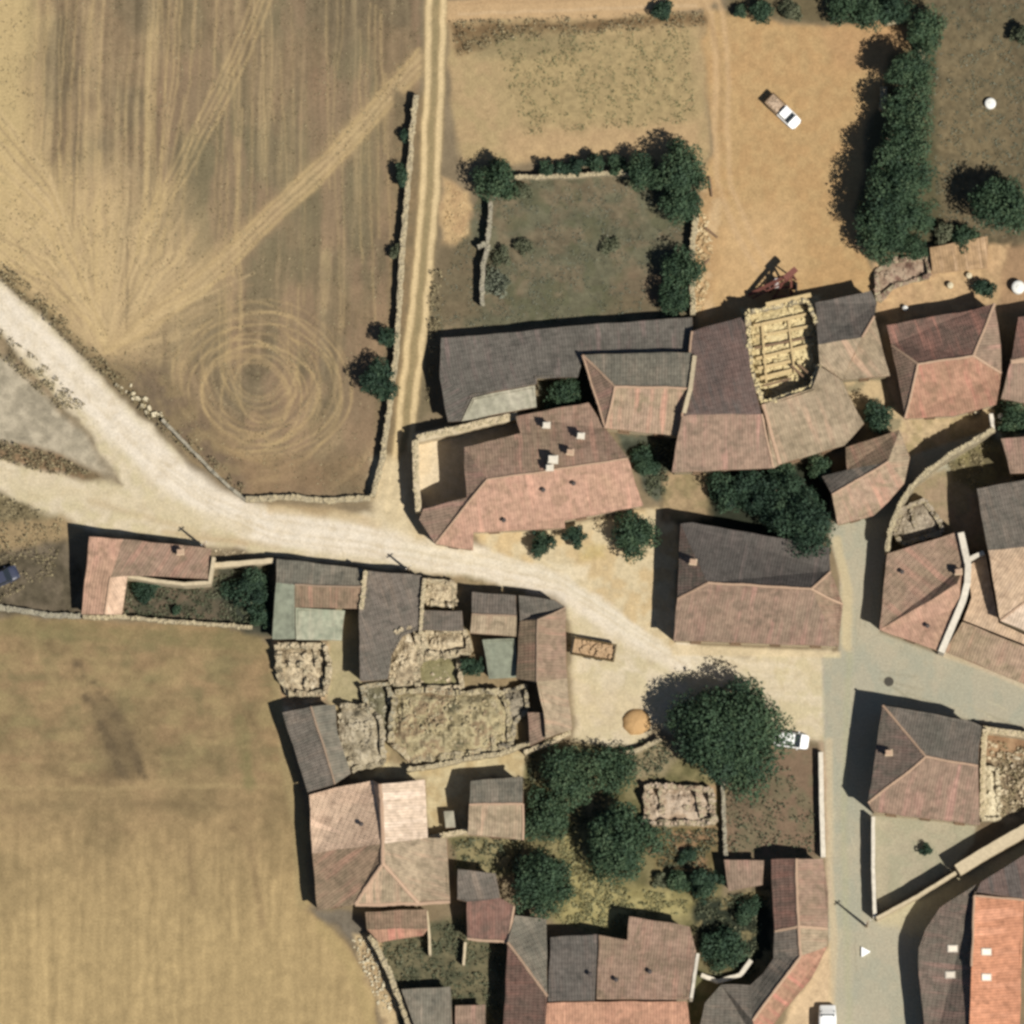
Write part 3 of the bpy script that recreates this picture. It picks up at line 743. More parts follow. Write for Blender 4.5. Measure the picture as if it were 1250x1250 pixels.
def roof_z(x, y, PV, FF):
    p = Vector((x, y, 0)); best = (-1e9, 3.)
    for ids, m in FF:
        P_ = [PV[i] for i in ids]
        for t in tessellate_polygon([P_]):
            r = bary(p, *[P_[i] for i in t])
            if r and min(r) > best[0]: best = (min(r), sum(P_[t[k]].z*r[k] for k in range(3)))
    return best[1]
def on_roof(px, py, PV, FF, dz=0):
    z = 4.
    for _ in range(4):
        q = W(px, py, z+dz); z = roof_z(q.x, q.y, PV, FF)
    q = W(px, py, z+dz); return q.x, q.y, z
def chimney(roof, px, py, kind, PV, FF):
    h = {'white': .9, 'brick': .8, 'big': 1.0}[kind]; s_ = {'white': .62, 'brick': .6, 'big': .85}[kind]
    x, y, z = on_roof(px, py, PV, FF, h)
    mb = MB(); rz = random.uniform(-.15, .15)
    mb.box((x, y, z+h/2-.3), (s_, s_*.8, h+.6), rz); mb.box((x, y, z+h+.03), (s_+.16, s_*.8+.16, .09), rz)
    o = mb.build('chimney', WM['white'] if kind != 'brick' else plain('chimney_render', D(222,196,164), bump=.4), roof)
    c = MB()
    for sx in (-.25, .25): c.box((x+sx*s_*math.cos(rz), y+sx*s_*math.sin(rz), z+h+.16), (.1, s_*.6, .2), rz)
    c.box((x, y, z+h+.3), (s_+.02, s_*.8, .07), rz); c.build('chimney_cap', WM['white'] if kind != 'brick' else M_RIDGE, o)
def vent(roof, px, py, PV, FF):
    x, y, z = on_roof(px, py, PV, FF, .4); mb = MB()
    mb.tube((x, y, z-.15), (x, y, z+.5), .13, .13, 10); mb.tube((x, y, z+.5), (x, y, z+.62), .24, .1, 10)
    mb.build('vent_pipe', plain('vent_metal', (.06,.05,.045), rough=.6), roof)
def skylight(roof, px, py, PV, FF):
    x, y, z = on_roof(px, py, PV, FF, .1); zx = roof_z(x+.5, y, PV, FF)-z
    mb = MB(); ry = -math.atan(zx/.5); mb.box((x, y, z+.08), (1.0, .7, .18), 0, ry=ry)
    o = mb.build('skylight', plain('skylight_frame', (.45,.40,.33), rough=.6), roof); g = MB(); g.box((x, y, z+.18), (.8, .5, .04), 0, ry=ry); g.build('pane', plain('milky_pane', (.7,.62,.5), rough=.4), o)
def add_openings():
    """windows and doors on the walls that face the camera's side"""
    fr = MB(); M = M_WHITE
    fw = MB()
    for x0 in (-.45, .45): fw.box((x0, 0, 0), (.07, .09, 1.05))
    for z0 in (-.49, .49): fw.box((0, 0, z0), (.83, .09, .07))
    fw.box((0, 0, 0), (.05, .08, .91)); fw.box((0, -.05, -.56), (1.1, .2, .06))
    wframe = fw.build('window', M_DWOOD); gb = MB(); gb.box((0, .02, 0), (.85, .03, .92)); pane = gb.build('pane', M_GLASS)
    db = MB()
    for k in range(5): db.box((-.4+.2*k, 0, 0), (.19, .06, 2.0))
    db.box((0, -.045, .6), (.95, .03, .12)); db.box((0, -.045, -.6), (.95, .03, .12))
    door = db.build('door', M_DWOOD); hb = MB(); hb.box((.36, -.07, 0), (.05, .05, .16)); hand = hb.build('handle', plain('iron', (.05,.05,.05), rough=.5, metal=1))
    used = 0
    for (root, a, e, out, ln, zt) in openings:
        n = max(1, int(ln/3.2)); rz = math.atan2(e.y, e.x)
        for k in range(n):
            t = (k+.5)/n*ln; p = a+e*t
            isdoor = (k == n//2)
            src, sub = (door, hand) if isdoor else (wframe, pane)
            z = 1.0 if isdoor else min(1.5, zt-.75)
            o = src.copy(); col.objects.link(o); o.parent = root
            o.location = Vector((p.x, p.y, z))+out*.035-root.location; o.rotation_euler = (0, 0, rz)
            c = sub.copy(); col.objects.link(c); c.parent = o; c.location = (0, 0, 0)
    for o in (wframe, pane, door, hand): bpy.data.objects.remove(o)

H = house
# --- north block
H('long low grey-brown tiled barn north of the pink house, beside the track',
  [(538,413,2.2),(653,403,2.3),(712,397,2.3),(845,387,2.3),(847,431,3.3),(712,434,3.3),(705,460,3.7),(655,462,3.8),(655,469,3.9),(576,484,3.9),(537,462,3.1),(547,515,2.8),(562,514,3.1)],
  [((0,1,7,8,9,10),'longgrey'),((1,2,5,6,7),'longgrey'),((2,3,4,5),'longgrey'),((10,9,12,11),'longgrey')], wall='stone', name='barn', cat='barn', win=False)
H('pale concrete lean-to slab roof against the south side of the long grey barn',
  [(577,485,3.6),(653,470.5,3.6),(655,497,3.0),(563,514,3.0)], [((0,1,2,3),'concrete')], wall='stone', name='lean_to', cat='lean-to', win=False)
H('hipped house with grey north slope and beige south slope, wedged against the long barn',
  [(711,433,4.3),(844,430,4.4),(841,474,5.8),(751,472,5.8),(828,532,4.2),(739,523,4.2)],
  [((0,1,2,3),'greygreen'),((3,2,4,5),'pinkbeige'),((0,3,5),'dullpink')], [(0,3),(3,5),(0,5),(3,2)], wall='cream')
H('barn with dark mauve north slope and pink south slope, left of the collapsed roof',
  [(845,404,3.5),(909,386,3.5),(916,450,5.3),(930,506,6.2),(842,506,6.2),(832,508,6.2),(820,577,4.0),(944,571,4.0)],
  [((0,1,2,3,4,5),'darkmauve'),((5,4,3,7,6),'dullpink')], [(0,5),(3,7)], wall='stone', name='barn', cat='barn', ridge_w=.12)
H('grey-and-beige hipped roof to the right of the collapsed roof, backing onto the dirt lot',
  [(995,370,3.3),(1063,355,3.3),(1070,370,3.4),(1067,386,4.3),(1052,411,5.4),(999,421,5.4),(1086,459,4.0),(1028,464,4.0),(1001,445,4.7)],
  [((0,1,2,3,4,5),'charcoal'),((5,4,3,6,7,8),'beige')], [(3,4)], wall='stone')
H('faded beige single-slope tiled roof below the collapsed roof, above the dark trees',
  [(932,494,5.2),(991,474,5.2),(1001,447,5.1),(1028,465,4.9),(1046,502,4.6),(1055,517,4.3),(1030,544,4.0),(952,567,3.8),(945,571,3.8)],
  [((0,1,2,3,4,5,6,7,8),'beige')], [(0,7)], wall='stone', ridge_w=.2)
H('red-brown hipped house at upper right with terracotta south slope and pale hip lines',
  [(1082,397,3.4),(1190,378,3.4),(1214,370,3.5),(1221,420,3.9),(1223,456,3.6),(1216,494,3.4),(1165,508,3.2),(1105,511,3.2),(1088,421,3.4),(1120,444,5.3),(1188,434,5.3)],
  [((0,1,2,10,9,8),'redmauve'),((2,3,4,10),'dullpink'),((9,10,4,5,6,7),'terracotta'),((8,9,7),'dullpink')], [(8,9),(9,7),(9,10),(10,2),(10,4)], wall='cream')
H('small pink house with a pale ridge at the right edge, above the bushy garden',
  [(1243,387,3.6),(1290,380,3.6),(1290,432,4.9),(1234,442,4.9),(1290,498,3.6),(1222,487,3.6)],
  [((0,1,2,3),'redmauve'),((3,2,4,5),'dullpink')], [(3,2)], wall='cream', ridge_w=.25)
H('two-tone tiled house with brown north slope beside the shadowed lane, left of it',
  [(1032,546,3.3),(1098,525,3.3),(1111,558,3.3),(1085,563,4.9),(1016,604,4.6),(1003,582,3.2),(1034,574,4.0),(1104,590,3.6),(1084,613,3.4),(1066,629,3.3),(1023,641,3.2)],
  [((0,1,3,6),'brown'),((6,3,4,5),'greybrown'),((1,2,7,3),'beige'),((3,7,8,9,10,4),'pinkbeige')], [(3,4)], wall='stone', ridge_w=.12)
# --- big barn of the square
H('broad hipped barn with dark north slope and brown-pink south slope, north side of the square',
  [(830,640,4.2),(845,638,4.2),(1012,668,4.2),(1014,697,4.2),(1029,738,4.2),(1023,789,3.9),(822,782,3.9),(827,731,4.1),(864,711,6.4),(990,719,6.4)],
  [((0,1,2,3,9,8),'deepgrey'),((0,8,7),'umber'),((8,9,5,6,7),'dullpink'),((3,4,5,9),'brownpink')], [(7,8),(8,9),(9,3),(9,4)], wall='cream', name='barn', cat='barn', chim=[(846,686,'brick')], ridge_w=.13)
# --- pink house
H('large pink tiled house with white chimneys and a walled courtyard on its left',
  [(566,546,4.6),(636,529,4.3),(629,509,3.4),(656,503,3.4),(718,491,3.4),(739,523,3.9),(766,560,5.9),(595,585,6.0),(570,608,4.7),(785,617,3.6),(689,636,3.5),(690,645,3.4),(578,650,3.4),(577,672,2.9),(531,664,3.0),(512,634,2.8),(517,621,3.0)],
  [((0,1,7),'brownpink'),((1,2,3,4,5,6,7),'brownpink'),((0,7,8),'dullpink'),((8,16,15,14,7),'dullpink'),((7,6,9,10,11,12,13,14),'pink')],
  [(7,14),(7,6)], wall='cream', chim=[(667,519,'white'),(709,532,'white'),(675,561,'big'),(671,571,'white'),(696,552,'brick')], vents=[(663,598),(700,590),(615,635)], ridge_w=.1)
# --- west L-house
H('isolated salmon L-shaped tiled house at the far left, between the road and the field',
  [(109,655,4.0),(150,658,3.0),(258,670,2.2),(254,707,2.8),(186,703,3.2),(156,703,3.2),(149,750,1.7),(128,750,2.2),(100,750,1.9),(135,704,3.4)],
  [((0,1,9,7,8),'pink'),((1,2,3,4,5,9),'brownpink'),((9,5,6,7),'peach')], [(9,7)], wall='cream', chim=[(220,674,'brick')], ridge_w=.1)
# --- block south of the road
H('grey-green barn at the left end of the row below the road',
  [(338,682,2.1),(443,694,2.1),(442,716,2.9),(439,743,2.6),(360,741,2.6),(360,714,2.9),(337,711,2.8),(332,780,2.0),(360,780,2.0)],
  [((0,1,2,5,6),'greygreen'),((5,2,3,4),'brown'),((6,5,4,8,7),'fibregreen')], [(5,2)], wall='stone', name='barn', cat='barn', ridge_mat=M_RIDGE_DULL, win=False, ridge_w=.1)
H('pale fibre-cement lean-to roof behind the grey-green barn',
  [(361,742,2.3),(421,745,2.3),(417,782,1.9),(361,781,1.9)], [((0,1,2,3),'fibrepale')], wall='stone', name='lean_to', cat='lean-to', win=False)
H('plain grey-brown barn roof with torn lower right corner, second below the road',
  [(449,697,2.6),(515,703,2.6),(511,768,3.0),(492,776,3.2),(478,800,3.2),(474,829,3.1),(440,832,3.0),(438,747,2.9)],
  [((0,1,2,3,4,5,6,7),'greybrown')], wall='stone', name='barn', cat='barn', win=False)
H('half fallen low grey-brown shed roof between the torn barn and the green-roofed shed',
  [(516,745,1.8),(564,746,1.8),(566,770,2.3),(515,769,2.3)], [((0,1,2,3),'greybrown')], wall='stone', name='shed', cat='shed', win=False)
H('small gabled shed by the road, grey north slope and beige south slope',
  [(576,723,2.6),(630,727,2.6),(630,752,3.3),(576,750,3.3),(630,777,2.7),(574,773,2.7)], [((0,1,2,3),'greybrown'),((3,2,4,5),'beige')], [(3,2)], wall='stone', ridge_mat=M_RIDGE_DULL, name='shed', cat='shed', ridge_w=.1)
H('small pale green fibre-cement shed roof in the middle of the row below the road',
  [(589,781,2.2),(629,779,2.2),(631,826,1.9),(597,829,1.9)], [((0,1,2,3),'fibregreen')], wall='stone', name='shed', cat='shed', win=False)
H('brown-pink tiled house facing the trailer, right end of the row below the road',
  [(634,727,2.7),(678,732,2.7),(690,741,2.7),(656,757,4.0),(634,758,3.0),(630,828,2.8),(655,832,4.0),(692,828,2.7),(698,890,2.5),(666,902,2.9),(663,868,3.3)],
  [((0,1,2,3,4),'greybrown'),((4,3,6,5),'brown'),((2,7,6,3),'brownpink'),((6,7,8,9,10),'beige')], [(3,2),(3,6)], wall='cream', ridge_mat=M_RIDGE_DULL, ridge_w=.1)
H('little purple-brown tiled lean-to at the foot of the house facing the trailer',
  [(644,870,2.2),(662,870,2.5),(665,902,2.3),(647,911,2.0)], [((0,1,2,3),'dullpink')], wall='stone', name='lean_to', cat='lean-to', win=False)
H('narrow grey barn with slanting pale ridge, above the big pale-and-brown house',
  [(345,870,2.6),(379,863,3.4),(409,860,2.7),(412,896,2.7),(428,944,2.6),(409,957,3.4),(376,967,2.6)],
  [((0,1,5,6),'greybrown'),((1,2,3,4,5),'greygreen')], [(1,5)], wall='stone', name='barn', cat='barn', ridge_mat=M_RIDGE_DULL, win=False, ridge_w=.12)
# --- big lower left house
H('big hipped house at lower left, upper half new pale tiles, lower half brown',
  [(378,970,2.9),(410,961,2.9),(455,953,3.5),(464,958,4.8),(519,952,3.4),(522,1022,3.2),(467,1030,5.2),(381,1042,2.9),(467,1054,5.2),(387,1111,2.7),(434,1104,2.8),(511,1103,2.8),(549,1101,2.8),(546,1024,2.9)],
  [((0,1,2,3,6,7),'peach'),((3,4,5,6),'palecream'),((7,6,8,10,9),'brown'),((8,10,11),'beige'),((6,5,13,12,11,8),'beige')],
  [(3,6),(6,8),(8,10),(8,11),(10,11),(11,12)], wall='cream', vents=[(441,1006)], ridge_w=.2)
H('low two-tone annex with pink eave strip attached below the big pale-and-brown house',
  [(446,1113,2.3),(521,1110,2.3),(522,1134,2.6),(448,1134,2.6),(516,1142,2.2),(463,1150,2.2)], [((0,1,2,3),'brown'),((3,2,4,5),'terracotta')], wall='cream', name='annex', cat='annex')
H('stepped grey and purple-brown roof with a pink lower edge, left of the tree garden',
  [(559,1061,3.0),(605,1066,3.0),(610,1096,3.3),(570,1101,3.3),(628,1106,3.2),(620,1150,2.6),(570,1146,2.6),(558,1098,3.1)],
  [((0,1,2,3,7),'greybrown'),((3,2,4,5,6),'redmauve')], [(6,5),(4,5)], wall='cream', ridge_w=.15)
H('small gabled roof with grey-green north slope and beige south slope, left of the tree garden',
  [(574,953,3.2),(638,948,3.2),(639,981,4.2),(573,982,4.2),(638,1025,3.2),(571,1019,3.2)], [((0,1,2,3),'greygreen'),((3,2,4,5),'beige')], [(3,2),(2,4)], wall='cream', ridge_mat=M_RIDGE)
H('white-topped little box shed in the beige yard beside the new pale roof',
  [(542,991,1.2),(554,990,1.2),(556,1010,1.2),(544,1011,1.2)], [((0,1,2,3),'concrete')], wall='white', name='box_shed', cat='shed', win=False, eave=.06)
H('low grey shed roof at the bottom left, right of the pale walled alley',
  [(490,1208,2.2),(550,1204,2.2),(554,1290,2.4),(520,1290,2.4)], [((0,1,2,3),'greygreen')], wall='stone', name='shed', cat='shed', win=False)
H('small pinkish shed roof at the bottom edge left of the long bottom roofs',
  [(556,1228,1.8),(592,1226,1.8),(594,1290,2.2),(556,1290,2.2)], [((0,1,2,3),'dullpink')], wall='stone', name='shed', cat='shed', win=False)
# --- bottom row
H('hipped grey-mauve house at the left of the bottom row, with a slanting pale hip line',
  [(629,1117,3.0),(667,1122,3.0),(668,1216,4.6),(620,1151,3.1),(612,1290,3.0),(664,1290,4.6)],
  [((0,1,2,3),'greygreen'),((3,2,5,4),'redmauve')], [(3,2)], wall='cream', ridge_w=.15)
H('grey tiled roof second in the bottom row, above the bright orange slope',
  [(672,1144,3.1),(730,1140,3.1),(726,1222,4.7),(669,1222,4.7)], [((0,1,2,3),'charcoal')], wall='cream', vents=[(720,1189)])
H('reddish-pink stepped tiled roof in the bottom row, highest and widest of that row',
  [(731,1141,3.4),(766,1148,3.5),(768,1119,3.3),(842,1131,3.3),(850,1162,3.6),(841,1220,4.7),(728,1220,4.8)],
  [((0,1,5,6),'brownpink'),((1,2,3,4,5),'brownpink')], wall='cream', vents=[(752,1196),(793,1186)])
H('bright orange-brown south slope along the bottom edge of the picture',
  [(668,1224,4.75),(838,1222,4.75),(848,1290,3.2),(664,1290,3.2)], [((0,1,2,3),'southorange')], wall='cream')
H('narrow bent tiled house with dull red slopes running beside the street',
  [(941,1049,2.9),(972,1048,4.0),(1005,1049,2.9),(1011,1090,2.9),(1010,1133,2.9),(1010,1155,2.9),(990,1195,2.9),(958,1233,2.9),(925,1275,2.9),(919,1246,4.0),(977,1167,4.0),(974,1131,4.0),(945,1137,2.9),(944,1170,2.8),(931,1189,2.7),(916,1203,2.7),(880,1202,2.5),(860,1224,2.5),(850,1275,2.5)],
  [((0,1,11,12),'redmauve'),((1,2,3,4,11),'brownpink'),((12,11,10,13),'greybrown'),((11,4,5,10),'beige'),((10,5,6,7,8,9),'terracotta'),((10,9,15,14,13),'greybrown'),((9,8,18,17,16,15),'greybrown')],
  [(12,11),(11,4),(10,9),(1,11),(11,10)], wall='cream', ridge_w=.16)
H('small square pinkish outbuilding roof at the corner of the brown walled yard',
  [(883,1050,2.2),(932,1050,2.2),(931,1080,2.0),(890,1088,2.0)], [((0,1,2,3),'dullpink')], wall='stone', name='outbuilding', cat='shed', win=False)
# --- right side
H('pink-brown tiled house at the street corner, white wall along its right side',
  [(1083,676,3.3),(1172,649,3.3),(1178,690,3.6),(1169,712,4.6),(1074,769,3.1),(1174,742,3.4),(1149,796,3.1)],
  [((0,1,2,3,4),'brownpink'),((3,2,5,6,4),'pink')], wall='cream', chim=[(1170,698,'brick')], vents=[(1132,764),(1101,698)])
H('hipped house at the right edge with grey-beige north slope and cream-pink south slope',
  [(1192,596,5.0),(1300,578,5.0),(1300,664,6.8),(1206,672,6.4),(1221,757,5.0),(1300,790,5.0),(1300,700,6.8)],
  [((0,1,2,3),'greybrown'),((3,2,6,4),'cream'),((4,6,5),'palecream')], [(4,6)], wall='cream', ridge_w=.12)
H('cream terrace roof between the curved white wall and the tall right-edge house',
  [(1181,692,3.0),(1203,676,3.0),(1219,760,3.0),(1300,798,3.0),(1300,806,2.9),(1176,757,2.9),(1186,730,3.0)], [((0,1,2,3,4,5,6),'cream')], wall='cream', name='terrace', cat='terrace', win=False, sag=.02)
H('pink-beige lean-to roof along the street at the right edge, below the cream terrace',
  [(1175,759,2.8),(1300,808,2.8),(1300,855,2.3),(1153,795,2.3)], [((0,1,2,3),'pinkbeige')], wall='cream', name='annex', cat='annex', win=False)
H('small pinkish roof at the right edge below the bushy garden',
  [(1222,536,3.9),(1300,526,3.9),(1300,576,4.6),(1234,578,4.6)], [((0,1,2,3),'dullpink')], wall='cream')
H('tall hipped brown-grey house casting a wide shadow on the street, below the junction',
  [(1077,861,4.5),(1182,879,4.5),(1198,886,4.5),(1194,935,6.4),(1130,924,6.4),(1196,1007,4.3),(1066,991,4.3),(1060,980,4.3)],
  [((0,1,2,3,4),'greybrown'),((0,4,7),'umber'),((4,3,5,6,7),'dullpink')], [(0,4),(4,7),(4,3)], wall='cream', chim=[(1085,919,'brick')], ridge_w=.13)
H('curved-wall house at bottom right with bright orange slope and four skylights',
  [(1192,1079,3.6),(1148,1108,3.3),(1130,1134,3.3),(1121,1157,3.3),(1121,1192,3.3),(1127,1236,3.3),(1134,1300,3.3),(1182,1300,5.4),(1186,1180,5.4),(1189,1093,4.2),(1250,1099,4.2),(1247,1180,3.9),(1244,1300,3.9)],
  [((0,1,2,3,4,5,6,7,8,9),'umber'),((9,10,11,12,7,8),'orange')], [(9,8),(9,10)], wall='cream', sky_=[(1163,1158),(1160,1190),(1204,1162),(1204,1193)], ridge_w=.12)
H('dark mauve tiled roof wedge at the right edge above the orange roof slope',
  [(1197,1077,4.0),(1250,1044,3.4),(1310,1010,3.4),(1310,1106,4.4),(1253,1098,4.3),(1192,1089,4.2)], [((0,1,2,3,4,5),'darkmauve')], wall='cream')
H('tan low flat-tiled shed above the rubble yard, top right',
  [(1135,302,1.5),(1206,289,1.5),(1205,327,1.1),(1138,334,1.1)], [((0,1,2,3),'tan')], wall='stone', name='shed', cat='shed', win=False)
add_openings()
# ---------------------------------------------------------------- free-standing walls and ruins
def zlist(z, n): return list(z) if isinstance(z, (list, tuple)) else [z]*n
def wall_geo(pts, z, width, rough, mb, stones=None, base=-.15, topjit=.12):
    Z_ = zlist(z, len(pts)); PW = [W(p[0], p[1], zz) for p, zz in zip(pts, Z_)]
    S_ = []
    for a, b in zip(PW[:-1], PW[1:]):
        n = max(1, int((b-a).length/.45))
        for k in range(n): S_.append(a.lerp(b, k/n))
    S_.append(PW[-1]); L_ = []; R_ = []
    for i, p in enumerate(S_):
        d = (S_[min(i+1, len(S_)-1)]-S_[max(i-1, 0)]); d.z = 0; d.normalize(); s_ = Vector((-d.y, d.x, 0))
        j = rough
        wl_ = width/2*(1+random.uniform(-.3, .3)*j); wr = width/2*(1+random.uniform(-.3, .3)*j); zt = p.z+random.uniform(-topjit, topjit)*j
        L_.append(Vector((p.x, p.y, zt))+s_*wl_); R_.append(Vector((p.x, p.y, zt+random.uniform(-.04, .04)*j))-s_*wr)
    g = lambda v: Vector((v.x, v.y, base))
    for i in range(len(S_)-1):
        mb.face([L_[i], R_[i], R_[i+1], L_[i+1]]); mb.face([g(L_[i]), L_[i], L_[i+1], g(L_[i+1])]); mb.face([R_[i], g(R_[i]), g(R_[i+1]), R_[i+1]])
    mb.face([g(L_[0]), g(R_[0]), R_[0], L_[0]]); mb.face([L_[-1], R_[-1], g(R_[-1]), g(L_[-1])])
    if stones is not None:
        for i in range(len(S_)-1):
            for k in range(3 if width > .4 else 2):
                t = random.random(); u = random.uniform(.1, .9)
                p = L_[i].lerp(L_[i+1], t).lerp(R_[i].lerp(R_[i+1], t), u)
                s_ = random.uniform(.14, .34); stones.box((p.x, p.y, p.z+s_*.08), (s_, s_*random.uniform(.6, 1), s_*.5), random.random()*3, jit=.16)
    return PW
def wall(label, pts, z, width=.5, mat='stone', rough=1., coping=True, name=None, group=None):
    name = name or ('stone_wall' if mat in ('stone', 'greystone') else 'plaster_wall')
    mb = MB(); st = MB() if coping else None
    PW = wall_geo(pts, z, width, rough, mb, st)
    root = thing(name, label, 'wall', (PW[0].x, PW[0].y, 0), group)
    mb.build('wall_body', WM[mat], root)
    if coping: tag(st.build('coping_stones', M_STONE if mat != 'greystone' else M_GSTONE, root), kind='stuff')
    return root
def sample(poly, n):
    xs = [p[0] for p in poly]; ys = [p[1] for p in poly]; out = []
    while len(out) < n:
        x = rng.uniform(min(xs), max(xs), n*3); y = rng.uniform(min(ys), max(ys), n*3); m = inpoly(x, y, poly)
        out += list(zip(x[m], y[m]))
    return out[:n]
def rubble(mb, poly, n, s0, s1, z=0, mound=0, mi=0):
    cx = sum(p[0] for p in poly)/len(poly); cy = sum(p[1] for p in poly)/len(poly)
    for (x, y) in sample(poly, n):
        d = float(segdist(np.array([x]), np.array([y]), poly, True)[0])
        zz = z+mound*min(1, d/14)*(.5+.5*float(vnoise(np.array([x/9.]), np.array([y/9.]), 11)[0])*1.6)
        s_ = s0+(s1-s0)*.75*random.random()**3; p = W(x, y, zz)
        mb.box((p.x, p.y, zz+s_*.12), (s_, s_*random.uniform(.5, 1), s_*random.uniform(.3, .6)), random.random()*3, jit=.2, mi=mi, rx=random.uniform(-.4, .4), ry=random.uniform(-.4, .4))
def mound_sheet(mb, poly, z, h, seed=1, step=3., mi=0):
    """lumpy infill between ruined walls"""
    xs = np.arange(min(p[0] for p in poly), max(p[0] for p in poly)+step, step); ys = np.arange(min(p[1] for p in poly), max(p[1] for p in poly)+step, step)
    XX, YY = np.meshgrid(xs, ys, indexing='ij'); ins = inpoly(XX, YY, poly); d = segdist(XX, YY, poly, True)
    ZZ = z+h*np.clip(np.where(ins, d, 0)/12, 0, 1)*(.4+fbm(XX/8, YY/8, seed)*1.0)+(fbm(XX/4, YY/4, seed+5)-.5)*.26*min(1, h*2+.3)
    for i in range(len(xs)-1):
        for j in range(len(ys)-1):
            if ins[i, j] and ins[i+1, j] and ins[i, j+1] and ins[i+1, j+1]:
                mb.face([W(xs[a], ys[b], ZZ[a, b]) for a, b in ((i, j), (i, j+1), (i+1, j+1), (i+1, j))], mi)
def ruin(label, poly, zw, wt=.38, infill=(0, .4), mat=M_RUBBLE, n=200, size=(.1, .5), beams=(), inner=(), wmat='stone', fillmat=None, name='ruin', cat='ruin', skip=()):
    c = W(sum(p[0] for p in poly)/len(poly), sum(p[1] for p in poly)/len(poly), 0); poly = [(x+random.uniform(-2,2), y+random.uniform(-2,2)) for x, y in poly]; root = thing(name, label, cat, c)
    Zs = [z*(.62 if z < 2.5 else 1) for z in zlist(zw, len(poly))]
    for i in range(len(poly)):
        if i in skip: continue
        j = (i+1) % len(poly); mb = MB(); st = MB(); wall_geo([poly[i], poly[j]], [Zs[i]+.01*i, Zs[j]+.01*i], wt+.013*i, 1.5, mb, st, topjit=.3)
        w_ = mb.build('wall', WM[wmat], root); tag(st.build('coping_stones', mat, w_), kind='stuff')
    for (pts, z) in inner:
        mb = MB(); st = MB(); wall_geo(pts, z*.6, wt*.8, 1.5, mb, st, topjit=.25); w_ = mb.build('wall', WM[wmat], root); tag(st.build('coping_stones', mat, w_), kind='stuff')
    if infill is not None:
        mb = MB(); mound_sheet(mb, poly, infill[0], infill[1], seed=random.randint(1, 90)); tag(mb.build('infill', fillmat or mat, root, smooth=False), kind='stuff')
    if n:
        mb = MB(); rubble(mb, poly, n, size[0], size[1], (infill or (0, 0))[0], (infill or (0, .2))[1]); tag(mb.build('rubble', mat, root), kind='stuff')
    for (a, b, za, zb, wd, bm) in beams:
        mb = MB(); mb.beam(W(*a, za), W(*b, zb), wd, wd*.8); mb.build('beam', bm, root)
    return root
M_PSTONE = plain('pale_limestone', D(226,212,178), bump=.8, scale=5, var=.2)
wall('long stone wall with pale coping between the stubble field and the two-rut track', [(508,116),(503,160),(500,205),(494,270),(489,340),(485,420),(478,480),(467,560),(455,606)], 1.15, .5)
wall('low pale stone wall along the road at the bottom of the stubble field', [(300,610),(350,607),(400,611),(452,608)], .6, .55)
wall('thin greenish wall slanting down from the rock strip to the road bend', [(198,512),(230,545),(262,578),(300,611)], .7, .3, 'greystone', coping=False)
wall('stone wall on the left side of the walled orchard, upper stretch', [(599,246),(597,280),(595,297),(583,301)], 1.3, .4, 'greystone')
wall('stone wall on the left side of the walled orchard, lower stretch', [(597,298),(591,316),(588,345),(589,372)], 1.3, .4, 'greystone')
wall('pale stone wall along the top of the walled orchard behind the hedge', [(628,216),(690,215),(745,211),(800,214)], 1.2, .42)
wall('pale stone wall on the right side of the walled orchard beside the dirt lot', [(850,258),(846,300),(845,340),(846,384)], 1.3, .5)
wall('broken low stone wall at the far left between weedy plot and lower field', [(-30,738),(30,746),(60,751),(99,752)], .6, .5, 'greystone')
wall('thin pale wall between the salmon house yard and the lower field', [(101,753.5),(150,753),(200,758),(260,762),(308,766)], .9, .35)
wall('pale pinkish wall joining the salmon house to the grey-green barn', [(259,690),(290,688),(334,684)], 1.6, .5, 'cream', rough=.4, coping=False)
wall('cream terrace wall bordering the south side of the salmon house', [(152,702.5),(190,709),(225,713),(256,711),(261,680)], 2.9, .34, 'cream', rough=.3, coping=False)
wall('pale wall top between the grey-green barn and the plain grey-brown barn', [(446,697),(444,720),(441,744)], 3.1, .4, 'cream', rough=.5)
wall('pale wall top on the right side of the plain grey-brown barn', [(518,706),(515,740),(513,774)], 3.2, .32, 'cream', rough=.5)
wall('straight white wall between the brown yard and the street', [(1002,918),(1003,980),(1005,1046)], 1.1, .45, 'white', rough=.2, coping=False)
wall('low curved stone wall beside the sand heap at the foot of the square', [(742,921),(775,917),(806,903)], 1.0, .4)
wall('stone wall along the south side of the overgrown ruins', [(498,940),(540,933),(575,925),(610,920),(642,909),(696,893)], 1.2, .4)
wall('pale wall closing the beige yard beside the new pale roof', [(524,1022),(550,1018),(571,1013)], 1.6, .45, 'cream', rough=.5)
wall('thin pale garden wall below the two-tone annex', [(521,1112),(524,1140),(525,1166)], 1.4, .25, 'cream', rough=.5, coping=False)
wall('thin pale garden wall below the stepped purple-brown roof', [(568,1150),(566,1178)], 1.2, .25, 'cream', rough=.5, coping=False)
wall('pale rough alley wall beside the lower field at the bottom', [(452,1142),(466,1168),(480,1200),(492,1230),(508,1275)], 1.5, .55)
wall('curved smooth white wall between the corner house and the cream terrace', [(1173,650),(1177,668),(1182,690),(1181,712),(1176,732),(1165,758),(1149,796)], [4.0,4.0,4.3,4.6,4.2,3.8,3.5], .62, 'white', rough=.1, coping=False)
wall('short white wall spur joining the curved white wall to the tall right-edge house', [(1184,682),(1201,674)], [4.2,4.4], .4, 'white', rough=.2, coping=False)
